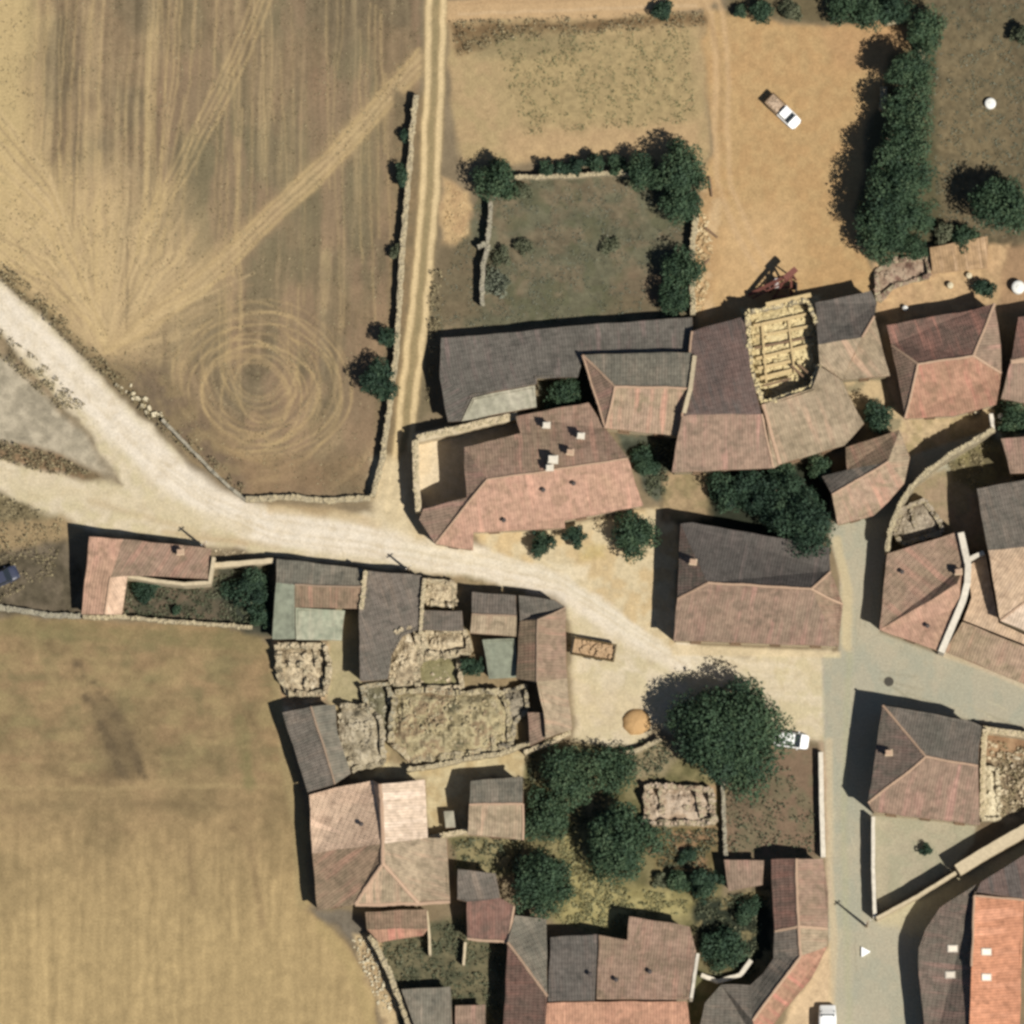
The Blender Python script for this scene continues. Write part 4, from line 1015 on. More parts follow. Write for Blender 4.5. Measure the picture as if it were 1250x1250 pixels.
wall('high curved stone wall of the ruined plot along the shadowed lane', [(1083,673),(1087,645),(1099,615),(1116,590),(1138,571),(1160,555),(1186,540),(1214,524)], [3.4,3.6,3.8,3.9,3.9,3.9,3.8,3.8], .45)
wall('pale wall on the left side of the concrete yard beside the street', [(1066,997),(1066,1060),(1068,1120)], 1.9, .35, 'white', rough=.3, coping=False)
wall('slanting pale wall closing the concrete yard on its lower side', [(1070,1121),(1120,1094),(1167,1065)], 2.4, .32, 'cream', rough=.3, coping=False)
wall('thick pale slanting wall above the curved-wall house at the right edge', [(1169,1062),(1210,1037),(1300,986)], 2.7, 1.15, 'cream', rough=.15, coping=False)
wall('pale wall along the top of the rubble court right of the tall hipped house', [(1200,890),(1262,899)], 2.0, .6, 'cream', rough=.5)
wall('pale wall between the tall hipped house and its rubble court', [(1203,890),(1200,940),(1199,996)], 2.6, .5, 'cream', rough=.6)
wall('long pale courtyard wall behind the large pink house', [(510,535),(560,524),(600,514),(632,507)], 2.5, .75, 'cream', rough=.3)
wall('tan courtyard wall beside the track on the left of the large pink house', [(507,538),(508,580),(511,624)], 2.6, .6, 'cream', rough=.3)
wall('white curving garden wall near the bent house at the bottom', [(856,1190),(876,1198),(904,1190),(917,1172)], .9, .4, 'white', rough=.5, coping=False)
wall('faint low wall between the ruined shell and the brown walled yard', [(882,920),(883,980),(886,1046)], .9, .35, 'greystone')
wall('pale parapet between the beige hipped house and the dark mauve barn', [(848,434),(843,474),(835,504)], [4.9,6.1,6.5], .4, 'cream', rough=.3, coping=False)
wall('pale verge wall at the lower right of the stepped reddish roof', [(852,1164),(848,1190),(844,1218)], [3.8,4.3,4.8], .3, 'white', rough=.3, coping=False)
wall('low pale wall along the top edge of the dirt lot', [(1080,29),(1108,23)], .9, .4)
wall('pale stub of wall standing among the trees right of the dirt lot', [(1079,106),(1078,134)], 1.5, .65)
wall('pale stub of wall at the top right corner of the dirt lot', [(1122,38),(1126,72)], 1.3, .5)
wall('thin white boundary wall below the small pink house at the right edge', [(1210,505),(1212,525)], 3.1, .35, 'white', coping=False)
wall('pale stepped wall at the corner of the brown-pink house by the tree garden', [(640,918),(668,908),(696,893.5)], 1.6, .4, 'cream')

SD = M_STRAW
ruin('house with its roof fallen in, full of bright straw-coloured timber and debris', [(911,382),(985,367),(999,402),(1000,446),(990,472),(934,492),(917,450)], [3.6,3.5,4.4,4.6,4.8,4.9,4.9], .4, infill=(2.25,.5), mat=SD, n=500, size=(.1,.6), skip=(2,),
  beams=[((920,398),(984,384),3.0,3.0,.3,M_WOOD),((922,411),(990,398),2.7,3.1,.26,M_WOOD),((921,425),(992,411),3.0,2.9,.22,M_DWOOD),((923,438),(994,420),2.9,3.1,.28,M_WOOD),((925,450),(970,440),3.0,2.8,.3,M_WOOD),((928,462),(975,450),3.2,2.8,.34,M_WOOD),((932,471),(966,462),3.4,3.3,.2,M_DWOOD),((975,445),(994,462),3.6,3.8,.22,M_DWOOD),((966,446),(985,464),3.4,3.5,.2,M_DWOOD),((940,484),(980,474),3.6,3.8,.2,M_WOOD),((935,372),(990,360),3.5,3.5,.4,M_WOOD),((930,395),(936,470),3.1,3.3,.18,M_WOOD),((962,388),(970,455),3.0,3.2,.18,M_WOOD)])
ruin('roofless walled ruin with tan rubble and dark pits below the grey-green barn', [(338,786),(399,788),(402,815),(396,846),(352,847),(343,820)], [2.0,2.0,1.9,1.8,1.6,1.8], .55, infill=(.1,.7), n=260, inner=[([(342,812),(372,812)],1.8),([(372,795),(375,842)],1.7),([(385,790),(388,815)],1.5)])
ruin('small tan earth-filled ruin yard at the road edge between two barns', [(522,706),(555,712),(556,738),(521,736)], [2.2,2.0,1.6,1.8], .45, infill=(.6,.4), n=120, size=(.08,.3))
ruin('tan broken-walled ruin below the half fallen shed roof', [(517,771),(568,770),(573,797),(519,798)], 1.9, .5, infill=(.4,.8), n=220)
ruin('roofless ruin with greenish floor, left of the small dark tree', [(507,802),(560,800),(565,838),(510,838)], 1.5, .5, infill=(.1,.25), n=60, fillmat=plain('mossy_floor', D(142,134,96), bump=.8, var=.3))
ruin('pale rubble heap in the torn corner of the plain grey-brown barn', [(482,772),(508,766),(514,800),(505,832),(478,834),(470,805)], [2.9,2.6,1.8,1.5,1.6,2.4], .5, infill=(.9,.9), n=200, mat=M_RUBBLE)
ruin('largest overgrown ruin in the lower village, filled with straw-coloured rubble', [(482,845),(520,841),(560,844),(608,842),(622,860),(624,908),(575,920),(500,930),(476,905)], [1.9,2.0,1.9,2.0,1.8,1.5,1.3,1.2,1.6], .5, infill=(.5,.8), n=700, size=(.08,.45), mat=patchy('overgrown_rubble', [D(113,105,84), D(168,153,118), D(203,189,152), D(160,136,108), D(190,176,140)], .45), inner=[([(604,846),(602,915)],1.9)], fillmat=patchy('overgrown_fill', [D(105,100,78), D(157,143,109), D(195,181,142), D(152,130,102), D(176,163,125)], .4))
ruin('narrow ruin strip of grey rubble between the overgrown ruin and the purple lean-to', [(608,846),(640,836),(644,866),(630,880),(624,910),(608,912)], 1.5, .35, infill=(.3,.6), n=160, mat=patchy('grey_rubble', [D(108,101,88), D(138,129,112), D(169,158,137), D(120,109,94)]), skip=(5,))
ruin('roofless shell with pinkish rubble rooms under the big square tree', [(788,958),(868,962),(871,1004),(829,1006),(790,1004)], [1.8,1.8,1.4,1.2,1.4], .5, infill=(.1,.5), n=220, inner=[([(806,962),(808,992)],1.6),([(852,966),(856,998)],1.5),([(832,985),(868,990)],1.2)], mat=patchy('pink_rubble', [D(135,115,96), D(186,163,138), D(208,189,166), D(158,135,113)]))
ruin('tan stony ruin between the narrow grey barn and the overgrown ruin', [(414,862),(446,862),(466,880),(468,932),(432,938),(412,896)], [1.9,1.9,1.9,1.6,1.5,1.8], .45, infill=(.5,.7), n=260, skip=(5,), mat=patchy('tan_rubble', [D(111,104,87), D(169,156,130), D(204,191,164), D(145,130,109)]))
ruin('grey weedy ruin below the torn barn corner', [(443,836),(476,834),(480,868),(474,900),(450,868)], 1.3, .4, infill=(.1,.4), n=90, mat=M_GSTONE, fillmat=plain('mossy_grey', D(124,118,92), bump=1, var=.35))
ruin('roofless stone rooms in the plot behind the curved lane wall', [(1090,650),(1102,622),(1128,612),(1146,640),(1148,652),(1100,664)], [2.4,2.4,1.8,1.8,2.4,2.4], .4, infill=(.4,.5), n=130, inner=[([(1112,618),(1118,645)],2.0)], mat=patchy('beige_rubble', [D(129,115,99), D(162,149,128), D(191,177,155), D(136,121,105)]))
ruin('low walled rubble yard with reddish pits above the red-brown house', [(1070,330),(1090,318),(1132,314),(1134,338),(1090,350),(1072,366)], [.9,.9,.8,.7,.7,.8], .4, infill=(0,.3), n=120, mat=patchy('red_rubble', [D(113,88,76), D(167,143,122), D(187,166,142), D(133,104,90)]))
ruin('broken plaster ledges at the right of the tall hipped house', [(1202,936),(1216,938),(1218,1000),(1200,998)], [2.2,1.6,1.2,1.8], .35, infill=(.4,.5), n=110, mat=M_PSTONE)
def heap(label, poly, n, size, h, mat, name='rubble_heap', cat='rubble'):
    c = W(sum(p[0] for p in poly)/len(poly), sum(p[1] for p in poly)/len(poly), 0); root = thing(name, label, cat, c); mb = MB(); rubble(mb, poly, n, *size, 0, h); tag(mb.build('stones', mat, root), kind='stuff')
heap('pale stone rubble strip along the left edge of the dirt lot', [(850,256),(864,262),(870,300),(862,372),(848,384),(849,300)], 240, (.1,.45), .3, patchy('lot_stones', [D(180,150,108), D(220,196,152), D(238,220,182)]))
heap('pale earth and stone spill left of the walled orchard, beside the track', [(542,222),(566,232),(573,260),(570,290),(556,300),(541,292)], 160, (.05,.22), .12, patchy('earth_spill', [D(186,152,106), D(214,186,140), D(230,206,160)]))
heap('loose rubble scattered in the court at the right edge', [(1206,906),(1262,912),(1262,980),(1226,1000),(1208,960)], 220, (.1,.5), .3, M_RUBBLE)
heap('weathered rubble along the bottom left alley beside the field', [(428,1142),(448,1142),(470,1190),(480,1240),(462,1225),(440,1180)], 160, (.1,.4), .3, M_PSTONE)
heap('orange-tinted stone scraps on the verge before the salmon house wall', [(262,670),(300,674),(302,680),(262,680)], 40, (.08,.3), .1, M_RUBBLE)
for i in range(16):
    t = i/15; x = 148+t*50+random.uniform(-5, 5); y = 468+t*44+random.uniform(-7, 6)
    mb = MB(); s_ = random.uniform(.25, .55)*(1.15 if 5 < i < 12 else .9); p = W(x, y, s_*.3); mb.box((p.x, p.y, s_*.2), (s_, s_*.75, s_*.6), random.random()*3, jit=.22, rx=.2)
    o = mb.build('rock', M_PSTONE, origin=(p.x, p.y, 0)); tag(o, 'pale rock in the scattered stone strip beside the diagonal road', 'rock', 'pale rocks scattered beside the diagonal road')
# sand heap
p = W(777, 881, .3); mb = MB(); prof = [(1.35, -.05), (1.25, .2), (1.0, .42), (.65, .56), (.3, .63), (.02, .65)]
mb.lathe((p.x, p.y, 0), [(r*(1+.0*r), z) for r, z in prof], 28, sx=1.05, sy=1.0)
mb.v = [(x+pn(x*3, y*3)*.12, y+pn(y*3, x*2)*.12, max(z+pn(x*4, y*4)*.06, -.05)) for x, y, z in mb.v]
tag(mb.build('sand_heap', plain('sand', D(206,166,114), bump=.6, var=.12), smooth=True, origin=(p.x, p.y, 0)), 'tan sand heap on the square beside the big tree', 'sand heap')
# ---------------------------------------------------------------- trees and shrubs
def leafmat(name, dark, mid, light):
    m, t, p = mk(name); N = t.nodes; L = t.links
    p.inputs['Roughness'].default_value = .7; p.inputs['Specular IOR Level'].default_value = .2
    a = N.new('ShaderNodeAttribute'); a.attribute_name = 'tone'; r = N.new('ShaderNodeValToRGB')
    r.color_ramp.elements[0].color = (*dark, 1); r.color_ramp.elements[1].color = (*light, 1); e = r.color_ramp.elements.new(.5); e.color = (*mid, 1)
    L.new(a.outputs['Fac'], r.inputs[0]); L.new(r.outputs[0], p.inputs['Base Color']); return m
LM = {'green': leafmat('leaf_green', (.018,.035,.020), (.036,.064,.032), (.070,.098,.048)),
      'dark': leafmat('leaf_dark', (.014,.028,.018), (.026,.050,.028), (.046,.074,.038)),
      'olive': leafmat('leaf_olive', (.045,.055,.030), (.085,.092,.052), (.14,.14,.085)),
      'grey': leafmat('leaf_greygreen', (.07,.08,.05), (.12,.13,.09), (.19,.19,.14)),
      'dry': leafmat('leaf_dry', (.12,.095,.05), (.22,.18,.10), (.36,.30,.17)),
      'yellow': leafmat('leaf_yellowgreen', (.10,.10,.045), (.19,.18,.085), (.30,.27,.14))}
def leaves_mesh(name, P, Nn, size, tone, mat, parent=None):
    n = len(P); r = rng.normal(size=(n, 3)); Nn = Nn+r*.55; Nn /= np.linalg.norm(Nn, axis=1)[:, None]+1e-9
    t = rng.normal(size=(n, 3)); t -= (t*Nn).sum(1)[:, None]*Nn; t /= np.linalg.norm(t, axis=1)[:, None]+1e-9; b = np.cross(Nn, t)
    s = size[:, None]; q = np.stack([P-t*s*.6, P-b*s*.42+Nn*s*.10, P+t*s*.6, P+b*s*.42+Nn*s*.10], 1)
    V_ = q.reshape(-1, 3)
    if parent is not None: V_ = V_-np.array(wl(parent))
    me = bpy.data.meshes.new(name); me.vertices.add(n*4); me.vertices.foreach_set('co', V_.ravel().astype(np.float32))
    me.loops.add(n*4); me.loops.foreach_set('vertex_index', np.arange(n*4, dtype=np.int32))
    me.polygons.add(n); me.polygons.foreach_set('loop_start', np.arange(0, n*4, 4, dtype=np.int32)); me.polygons.foreach_set('loop_total', np.full(n, 4, dtype=np.int32)); me.update(calc_edges=True)
    a = me.attributes.new('tone', 'FLOAT', 'FACE'); a.data.foreach_set('value', np.clip(tone, 0, 1).astype(np.float32))
    me.materials.append(mat); o = bpy.data.objects.new(name, me); o.parent = parent; col.objects.link(o); return o
def tree(label, px, py, rpx, h, kind='green', sq=1.0, dens=1.0, group=None, name='tree', trunk=True, cat=None):
    r = rpx*S*1.12; rz = min(r*.85, h*.48); zc = max(h-rz, rz*.75)
    c = W(px, py, zc); root = thing(name, label, cat or ('tree' if name == 'tree' else 'shrub'), (c.x, c.y, 0), group)
    nb = int(18+r*9) if name == 'tree' else int(8+r*4); B = []
    for i in range(nb):
        v = rng.normal(size=3); v /= np.linalg.norm(v); q = rng.random()**.45*.82*(1+.12*math.sin(3*math.atan2(v[1], v[0])+px))
        br = r*rng.uniform(.2, .46); B.append((np.array([c.x+v[0]*r*q*sq, c.y+v[1]*r*q, max(zc+v[2]*rz*q, rz*.25)]), br, rng.uniform(-.28, .28)))
    B.append((np.array([c.x, c.y, zc]), r*.62, 0))
    area = 4*math.pi*r*r; n = int(area*68*dens)+200; ls = .155+.02*min(r, 5)
    wts = np.array([b[1]**2 for b in B]); wts /= wts.sum(); ch = rng.choice(len(B), n, p=wts)
    v = rng.normal(size=(n, 3)); v /= np.linalg.norm(v, axis=1)[:, None]
    rad = np.array([b[1] for b in B])[ch]*(1-.5*rng.random(n)**1.6)*(1+.05*rng.normal(size=n))
    vz = v.copy(); vz[:, 2] *= min(1, rz/r*1.05)
    P_ = np.array([b[0] for b in B])[ch]+vz*rad[:, None]; P_[:, 2] = np.maximum(P_[:, 2], .12)
    tone = .45+random.uniform(-.14, .16)+np.array([b[2] for b in B])[ch]+.12*rng.normal(size=n)+.16*v[:, 2]*0
    leaves_mesh('crown', P_, v*.8+np.array([0, 0, .35]), ls*(.6+.8*rng.random(n)), tone, LM[kind], root)
    if trunk and h > 1.6:
        mb = MB(); tr = .05+.035*r; top = zc*.8; mb.tube((c.x, c.y, -.1), (c.x+.1, c.y, top), tr*1.3, tr*.8, 8)
        o = mb.build('trunk', M_BARK, root)
        k_ = 5 if r > 1.5 else 3
        for k in range(k_):
            a = k*2*math.pi/k_+rng.random(); lb = MB(); e = r*.55
            lb.tube((c.x+.1*top/max(top, .1), c.y, top*.75), (c.x+math.cos(a)*e, c.y+math.sin(a)*e, zc+rz*.25), tr*.6, tr*.2, 6); lb.build('limb', M_BARK, o)
    return root
T = tree
T('broad dark green tree, the biggest of all, at the bottom of the square', 891, 899, 64, 7.4, sq=1.0, dens=1.5)
T('leafy round tree against the south side of the large pink house', 774, 653, 27, 4.2)
T('dark shrub by the road in front of the large pink house, left one', 661, 664, 16, 2.6, 'dark', name='shrub')
T('round dark shrub in front of the large pink house, right of the pale gap', 703, 655, 14, 2.6, 'dark', name='shrub')
T('tall dark tree at the right end of the thicket behind the broad barn', 984, 640, 33, 6.8, 'dark')
T('dark tree at the left end of the thicket behind the broad barn', 893, 604, 26, 3.6, 'dark')
T('dark tree in the middle of the thicket behind the broad barn', 935, 612, 28, 4.6, 'dark')
T('rounded dark tree between the left end and middle of the thicket', 915, 588, 20, 4.0, 'dark')
T('dark tree just left of the tallest one in the thicket', 962, 604, 26, 5.2, 'dark')
T('small brighter tree below the faded beige roof, top of the thicket', 952, 577, 17, 3.6)
T('small tree tucked beside the two-tone house, right end of the thicket', 999, 571, 16, 3.4)
T('green tree in the pocket between the long barn and the beige hipped house', 688, 484, 22, 3.4, 'green')
T('tree in the small yard left of the red-brown house', 1072, 508, 19, 3.4, 'dark')
T('tree filling the garden corner at the right edge', 1240, 510, 20, 3.4)
T('low shrub in the shaded wedge yard right of the large pink house', 786, 566, 20, 1.4, 'dark', name='shrub')
T('large shadowed tree at the top left corner of the walled orchard', 606, 222, 27, 4.2)
T('bushy shrub right of the orchard corner tree', 638, 232, 13, 1.6, 'olive', name='shrub')
for i, (x, r) in enumerate(((668, 12), (686, 11), (702, 12))):
    T(('leftmost', 'middle', 'rightmost')[i]+' shrub of the short dark hedge on the orchard wall', x, 206+i % 2, r, 2.0, 'dark', name='shrub', group='hedge shrubs on the orchard wall')
T('upright round shrub between the dark hedge and the orchard corner trees', 726, 197, 15, 2.6, 'dark', name='shrub')
T('paler green shrub on the orchard wall beside the corner trees', 752, 203, 13, 2.0, name='shrub')
T('tree at the left of the orchard top right clump', 786, 212, 23, 4.0)
T('largest tree in the orchard top right clump', 832, 208, 32, 5.4)
T('lower tree in the orchard top right clump', 832, 248, 24, 4.4)
T('dark tree on the right orchard wall, upper of the two', 832, 332, 26, 4.2)
T('dark tree on the right orchard wall, lower of the two', 824, 366, 20, 3.2)
T('sparse low bush in the left part of the orchard', 640, 300, 12, 1.2, 'olive', name='shrub', dens=.45)
T('small sparse bush beside the left orchard wall', 612, 312, 13, 1.1, 'olive', name='shrub', dens=.5)
T('greyish bush at the lower left of the orchard', 606, 348, 19, 1.4, 'grey', name='shrub', dens=.5)
T('faint low bush in the middle of the orchard', 744, 300, 12, .8, 'olive', name='shrub', dens=.4)
TR_ = [(1112,92,29,6.4,'northernmost'),(1110,138,30,6.8,'second from the top'),(1100,178,33,7.2,'third from the top'),(1096,216,36,7.4,'fourth from the top'),(1084,256,36,7.2,'fifth from the top'),(1074,288,30,5.6,'southernmost')]
for x, y, r, h, l in TR_: T(l+' tree of the dense row right of the dirt lot', x, y, r, h, 'green', group='row of trees right of the dirt lot')
T('smaller tree at the back right of the dense row by the dirt lot', 1124, 262, 20, 4.4)
T('low tree at the right foot of the dense row by the dirt lot', 1116, 300, 16, 2.8)
T('tree at the top edge above the right corner of the dirt lot', 1130, 36, 25, 4.4)
T('broad tree cut by the top edge above the dirt lot', 1046, 4, 34, 4.0)
T('tree cut by the top edge between the broad tree and the corner tree', 1090, 8, 24, 4.0, 'dark')
T('dark shrub on the top edge of the dirt lot', 934, 13, 16, 2.2, 'dark', name='shrub')
T('tiny dark shrub at the top left corner of the dirt lot', 903, 14, 9, 1.4, 'dark', name='shrub')
T('olive shrub at the top edge, third along the dirt lot', 968, 12, 14, 1.6, 'olive', name='shrub')
T('dark shrub beside the top track above the tan plot', 808, 13, 15, 1.8, 'dark', name='shrub')
T('large tree with a black shadow at the right edge of the meadow', 1222, 252, 36, 6.0)
T('small tree at the lower left of the meadow behind the tan shed', 1176, 290, 17, 2.6)
T('bush at the meadow edge above the rubble yard', 1150, 284, 14, 1.8, 'olive', name='shrub')
T('bush at the right edge of the meadow near the top', 1248, 42, 15, 2.2, 'olive', name='shrub')
T('round bush in the yard below the tan shed', 1203, 353, 14, 1.6, 'dark', name='shrub')
T('small bush on the track wall level with the orchard top', 491, 213, 12, 2.0, 'dark', name='shrub')
T('thin bush on the upper end of the track wall', 498, 164, 9, 1.4, 'dark', name='shrub')
T('small faded bush on the middle of the track wall', 482, 308, 10, 1.3, 'olive', name='shrub', dens=.6)
T('tree leaning over the lower end of the track wall', 462, 468, 23, 3.6, 'dark')
T('small tree just above the one at the lower end of the track wall', 472, 412, 12, 2.6, 'dark')
T('little dark tree beside the pale green shed roof', 577, 814, 14, 2.2, 'dark')
T('wide shrub in the yard between the salmon house and the barn', 300, 722, 25, 2.4, 'dark', name='shrub')
T('shrub at the lower right of the salmon house yard', 318, 752, 15, 1.8, 'dark', name='shrub')
T('low shrub in the inner corner of the salmon house', 180, 720, 17, 1.3, 'dark', name='shrub')
T('tiny dark bush in the middle of the salmon house yard', 215, 746, 7, 1.0, 'dark', name='shrub')
T('tree at the upper left corner of the tree garden', 698, 950, 35, 5.0)
T('thin loose tree at the top of the tree garden', 750, 938, 29, 3.4, 'green', dens=.6)
T('tree at the left side of the tree garden beside the small gabled roof', 668, 1000, 30, 4.0)
T('darkest round tree in the centre of the tree garden', 762, 1032, 44, 6.0)
T('large green tree above the bottom row of roofs', 662, 1078, 36, 5.4)
T('round dark shrub near the small square outbuilding', 862, 1082, 20, 3.0, 'dark', name='shrub')
T('shrub left of the round dark one near the outbuilding', 828, 1076, 17, 2.0, name='shrub')
T('low weedy bush between the garden centre tree and the ruin', 806, 1072, 11, 1.2, 'olive', name='shrub')
T('dark tree in the hollow left of the bent house', 884, 1158, 27, 3.0, 'dark')
T('dark shrub right below the small square outbuilding', 912, 1110, 17, 1.8, 'dark', name='shrub')
T('small dark shrub below the pinkish ruined rooms', 838, 1044, 12, 1.1, 'dark', name='shrub')
T('small dark plant on the concrete yard of the tall hipped house', 1131, 1038, 8, 1.2, 'dark', name='shrub')
# ---- grass and weeds nobody could count
def weeds(name, label, polys, mat, hmax=.3, size=.14, clump=9, thr=.48):
    Pp = []; tn = []
    for poly, n in polys:
        xy = np.array(sample(poly, n)); cl = fbm(xy[:, 0]/clump, xy[:, 1]/clump, 133); k = cl > thr; xy = xy[k]
        z = rng.random(len(xy))*hmax*np.clip((cl[k]-thr)*6+.3, 0, 1)+.04
        q = np.array([tuple(W(a, b, 0)) for a, b in xy]) if len(xy) else np.zeros((0, 3)); q[:, 2] = z; Pp.append(q); tn.append(.4+.25*rng.normal(size=len(xy)))
    P_ = np.concatenate(Pp); o = leaves_mesh(name, P_, np.tile(np.array([0, 0, .6]), (len(P_), 1)), size*(.5+rng.random(len(P_))), np.concatenate(tn), LM[mat]); tag(o, label, kind='stuff')
weeds('orchard_grass', 'thin olive grass tufts in the walled orchard', [(GD, 8000)], 'grey', .12, .12, 9, .5)
weeds('meadow_grass', 'dry olive grass tufts in the upper right meadow', [([(1130,0),(1262,0),(1262,290),(1150,290),(1132,150)], 7000)], 'grey', .15, .13, 9, .5)
weeds('plot_weeds', 'dry weeds on the small tan plot at the top', [([(600,40),(840,32),(850,150),(640,165)], 6000)], 'yellow', .2, .12, 7, .5)
weeds('garden_grass', 'yellow-green grass in the tree garden', [([(660,1000),(716,990),(742,1080),(840,1095),(840,1115),(770,1118),(735,1140),(680,1125)], 7000)], 'yellow', .3, .15, 8, .42)
weeds('yard_weeds', 'green weeds in the yards and ruins', [([(462,1145),(612,1110),(612,1262),(505,1262)], 5000), ([(150,706),(334,694),(332,768),(152,752)], 3500), ([(782,905),(836,906),(800,950),(770,940)], 700), ([(846,1100),(940,1085),(920,1190),(870,1200)], 3000), ([(550,1022),(636,1026),(630,1064),(606,1062),(556,1060)], 1400), ([(1214,488),(1262,486),(1262,530),(1216,528)], 900), ([(780,540),(826,538),(812,606),(792,606)], 1200), ([(786,1012),(876,1012),(872,1060),(805,1060)], 1500), ([(640,920),(720,915),(740,990),(660,1040)], 2500), ([(882,960),(960,930),(1000,1000),(996,1040),(890,1040)], 1500)], 'olive', .4, .17, 8, .44)
weeds('dry_weeds', 'dry straw-coloured weeds growing over the ruins and verges', [([(484,848),(620,846),(620,905),(500,925)], 4200), ([(416,866),(464,884),(464,930),(432,934)], 900), ([(0,318),(60,366),(130,440),(205,512),(300,592),(296,604),(200,530),(125,458),(50,388),(0,342)], 2500), ([(0,604),(76,632),(70,700),(0,735)], 1600), ([(0,536),(60,552),(122,582),(60,580),(0,562)], 1600), ([(0,400),(50,440),(110,500),(70,500),(0,436)], 1500), ([(1150,560),(1212,530),(1200,600),(1170,590)], 900), ([(1208,905),(1262,912),(1262,985),(1220,1000)], 1500), ([(548,26),(860,14),(860,32),(620,50),(560,70)], 2000), ([(526,330),(540,330),(538,400),(522,500)], 900)], 'dry', .6, .15, 7, .46)
weeds('field_stubble', 'cut straw stubble strewn over the upper left field', [([(0,0),(515,0),(500,200),(480,420),(450,600),(310,604),(200,510),(60,370),(0,320)], 16000)], 'dry', .03, .12, 14, .5)

# ---------------------------------------------------------------- vehicles and small things
M_TYRE = plain('tyre_rubber', (.02,.02,.02), rough=.9); M_RIM = plain('wheel_rim', (.35,.35,.36), rough=.4, metal=.7)
def loft(mb, secs, n=12, mi=0, pw=4.):
    """closed tube of super-elliptic sections (x, halfwidth, z0, z1)"""
    base = len(mb.v)
    for (x, hw, z0, z1) in secs:
        for k in range(n):
            t = 2*math.pi*(k+.5)/n; cx = math.copysign(abs(math.cos(t))**(2/pw), math.cos(t)); cz = math.copysign(abs(math.sin(t))**(2/pw), math.sin(t))
            mb.v.append((x, cx*hw, (z0+z1)/2+cz*(z1-z0)/2))
    for j in range(len(secs)-1):
        for k in range(n):
            k2 = (k+1) % n; mb.f.append((base+j*n+k, base+(j+1)*n+k, base+(j+1)*n+k2, base+j*n+k2)); mb.mi.append(mi); mb.uv.extend([(0, 0)]*4); mb.cl.append(None)
    for j, rev in ((0, 0), (len(secs)-1, 1)):
        f = tuple(base+j*n+k for k in range(n)); mb.f.append(f[::-1] if rev else f); mb.mi.append(mi); mb.uv.extend([(0, 0)]*n); mb.cl.append(None)
def wheels(root, xs, y, r=.33, wdt=.22):
    for x in xs:
        for s_ in (-1, 1):
            t = MB(); t.tube((x, s_*y-wdt/2, r), (x, s_*y+wdt/2, r), r, r, 18); w_ = t.build('wheel', M_TYRE, root)
            m = MB(); yy = s_*y+s_*(wdt/2+.005); m.tube((x, yy-.01, r), (x, yy+.015, r), r*.6, r*.55, 12); m.build('rim', M_RIM, w_)
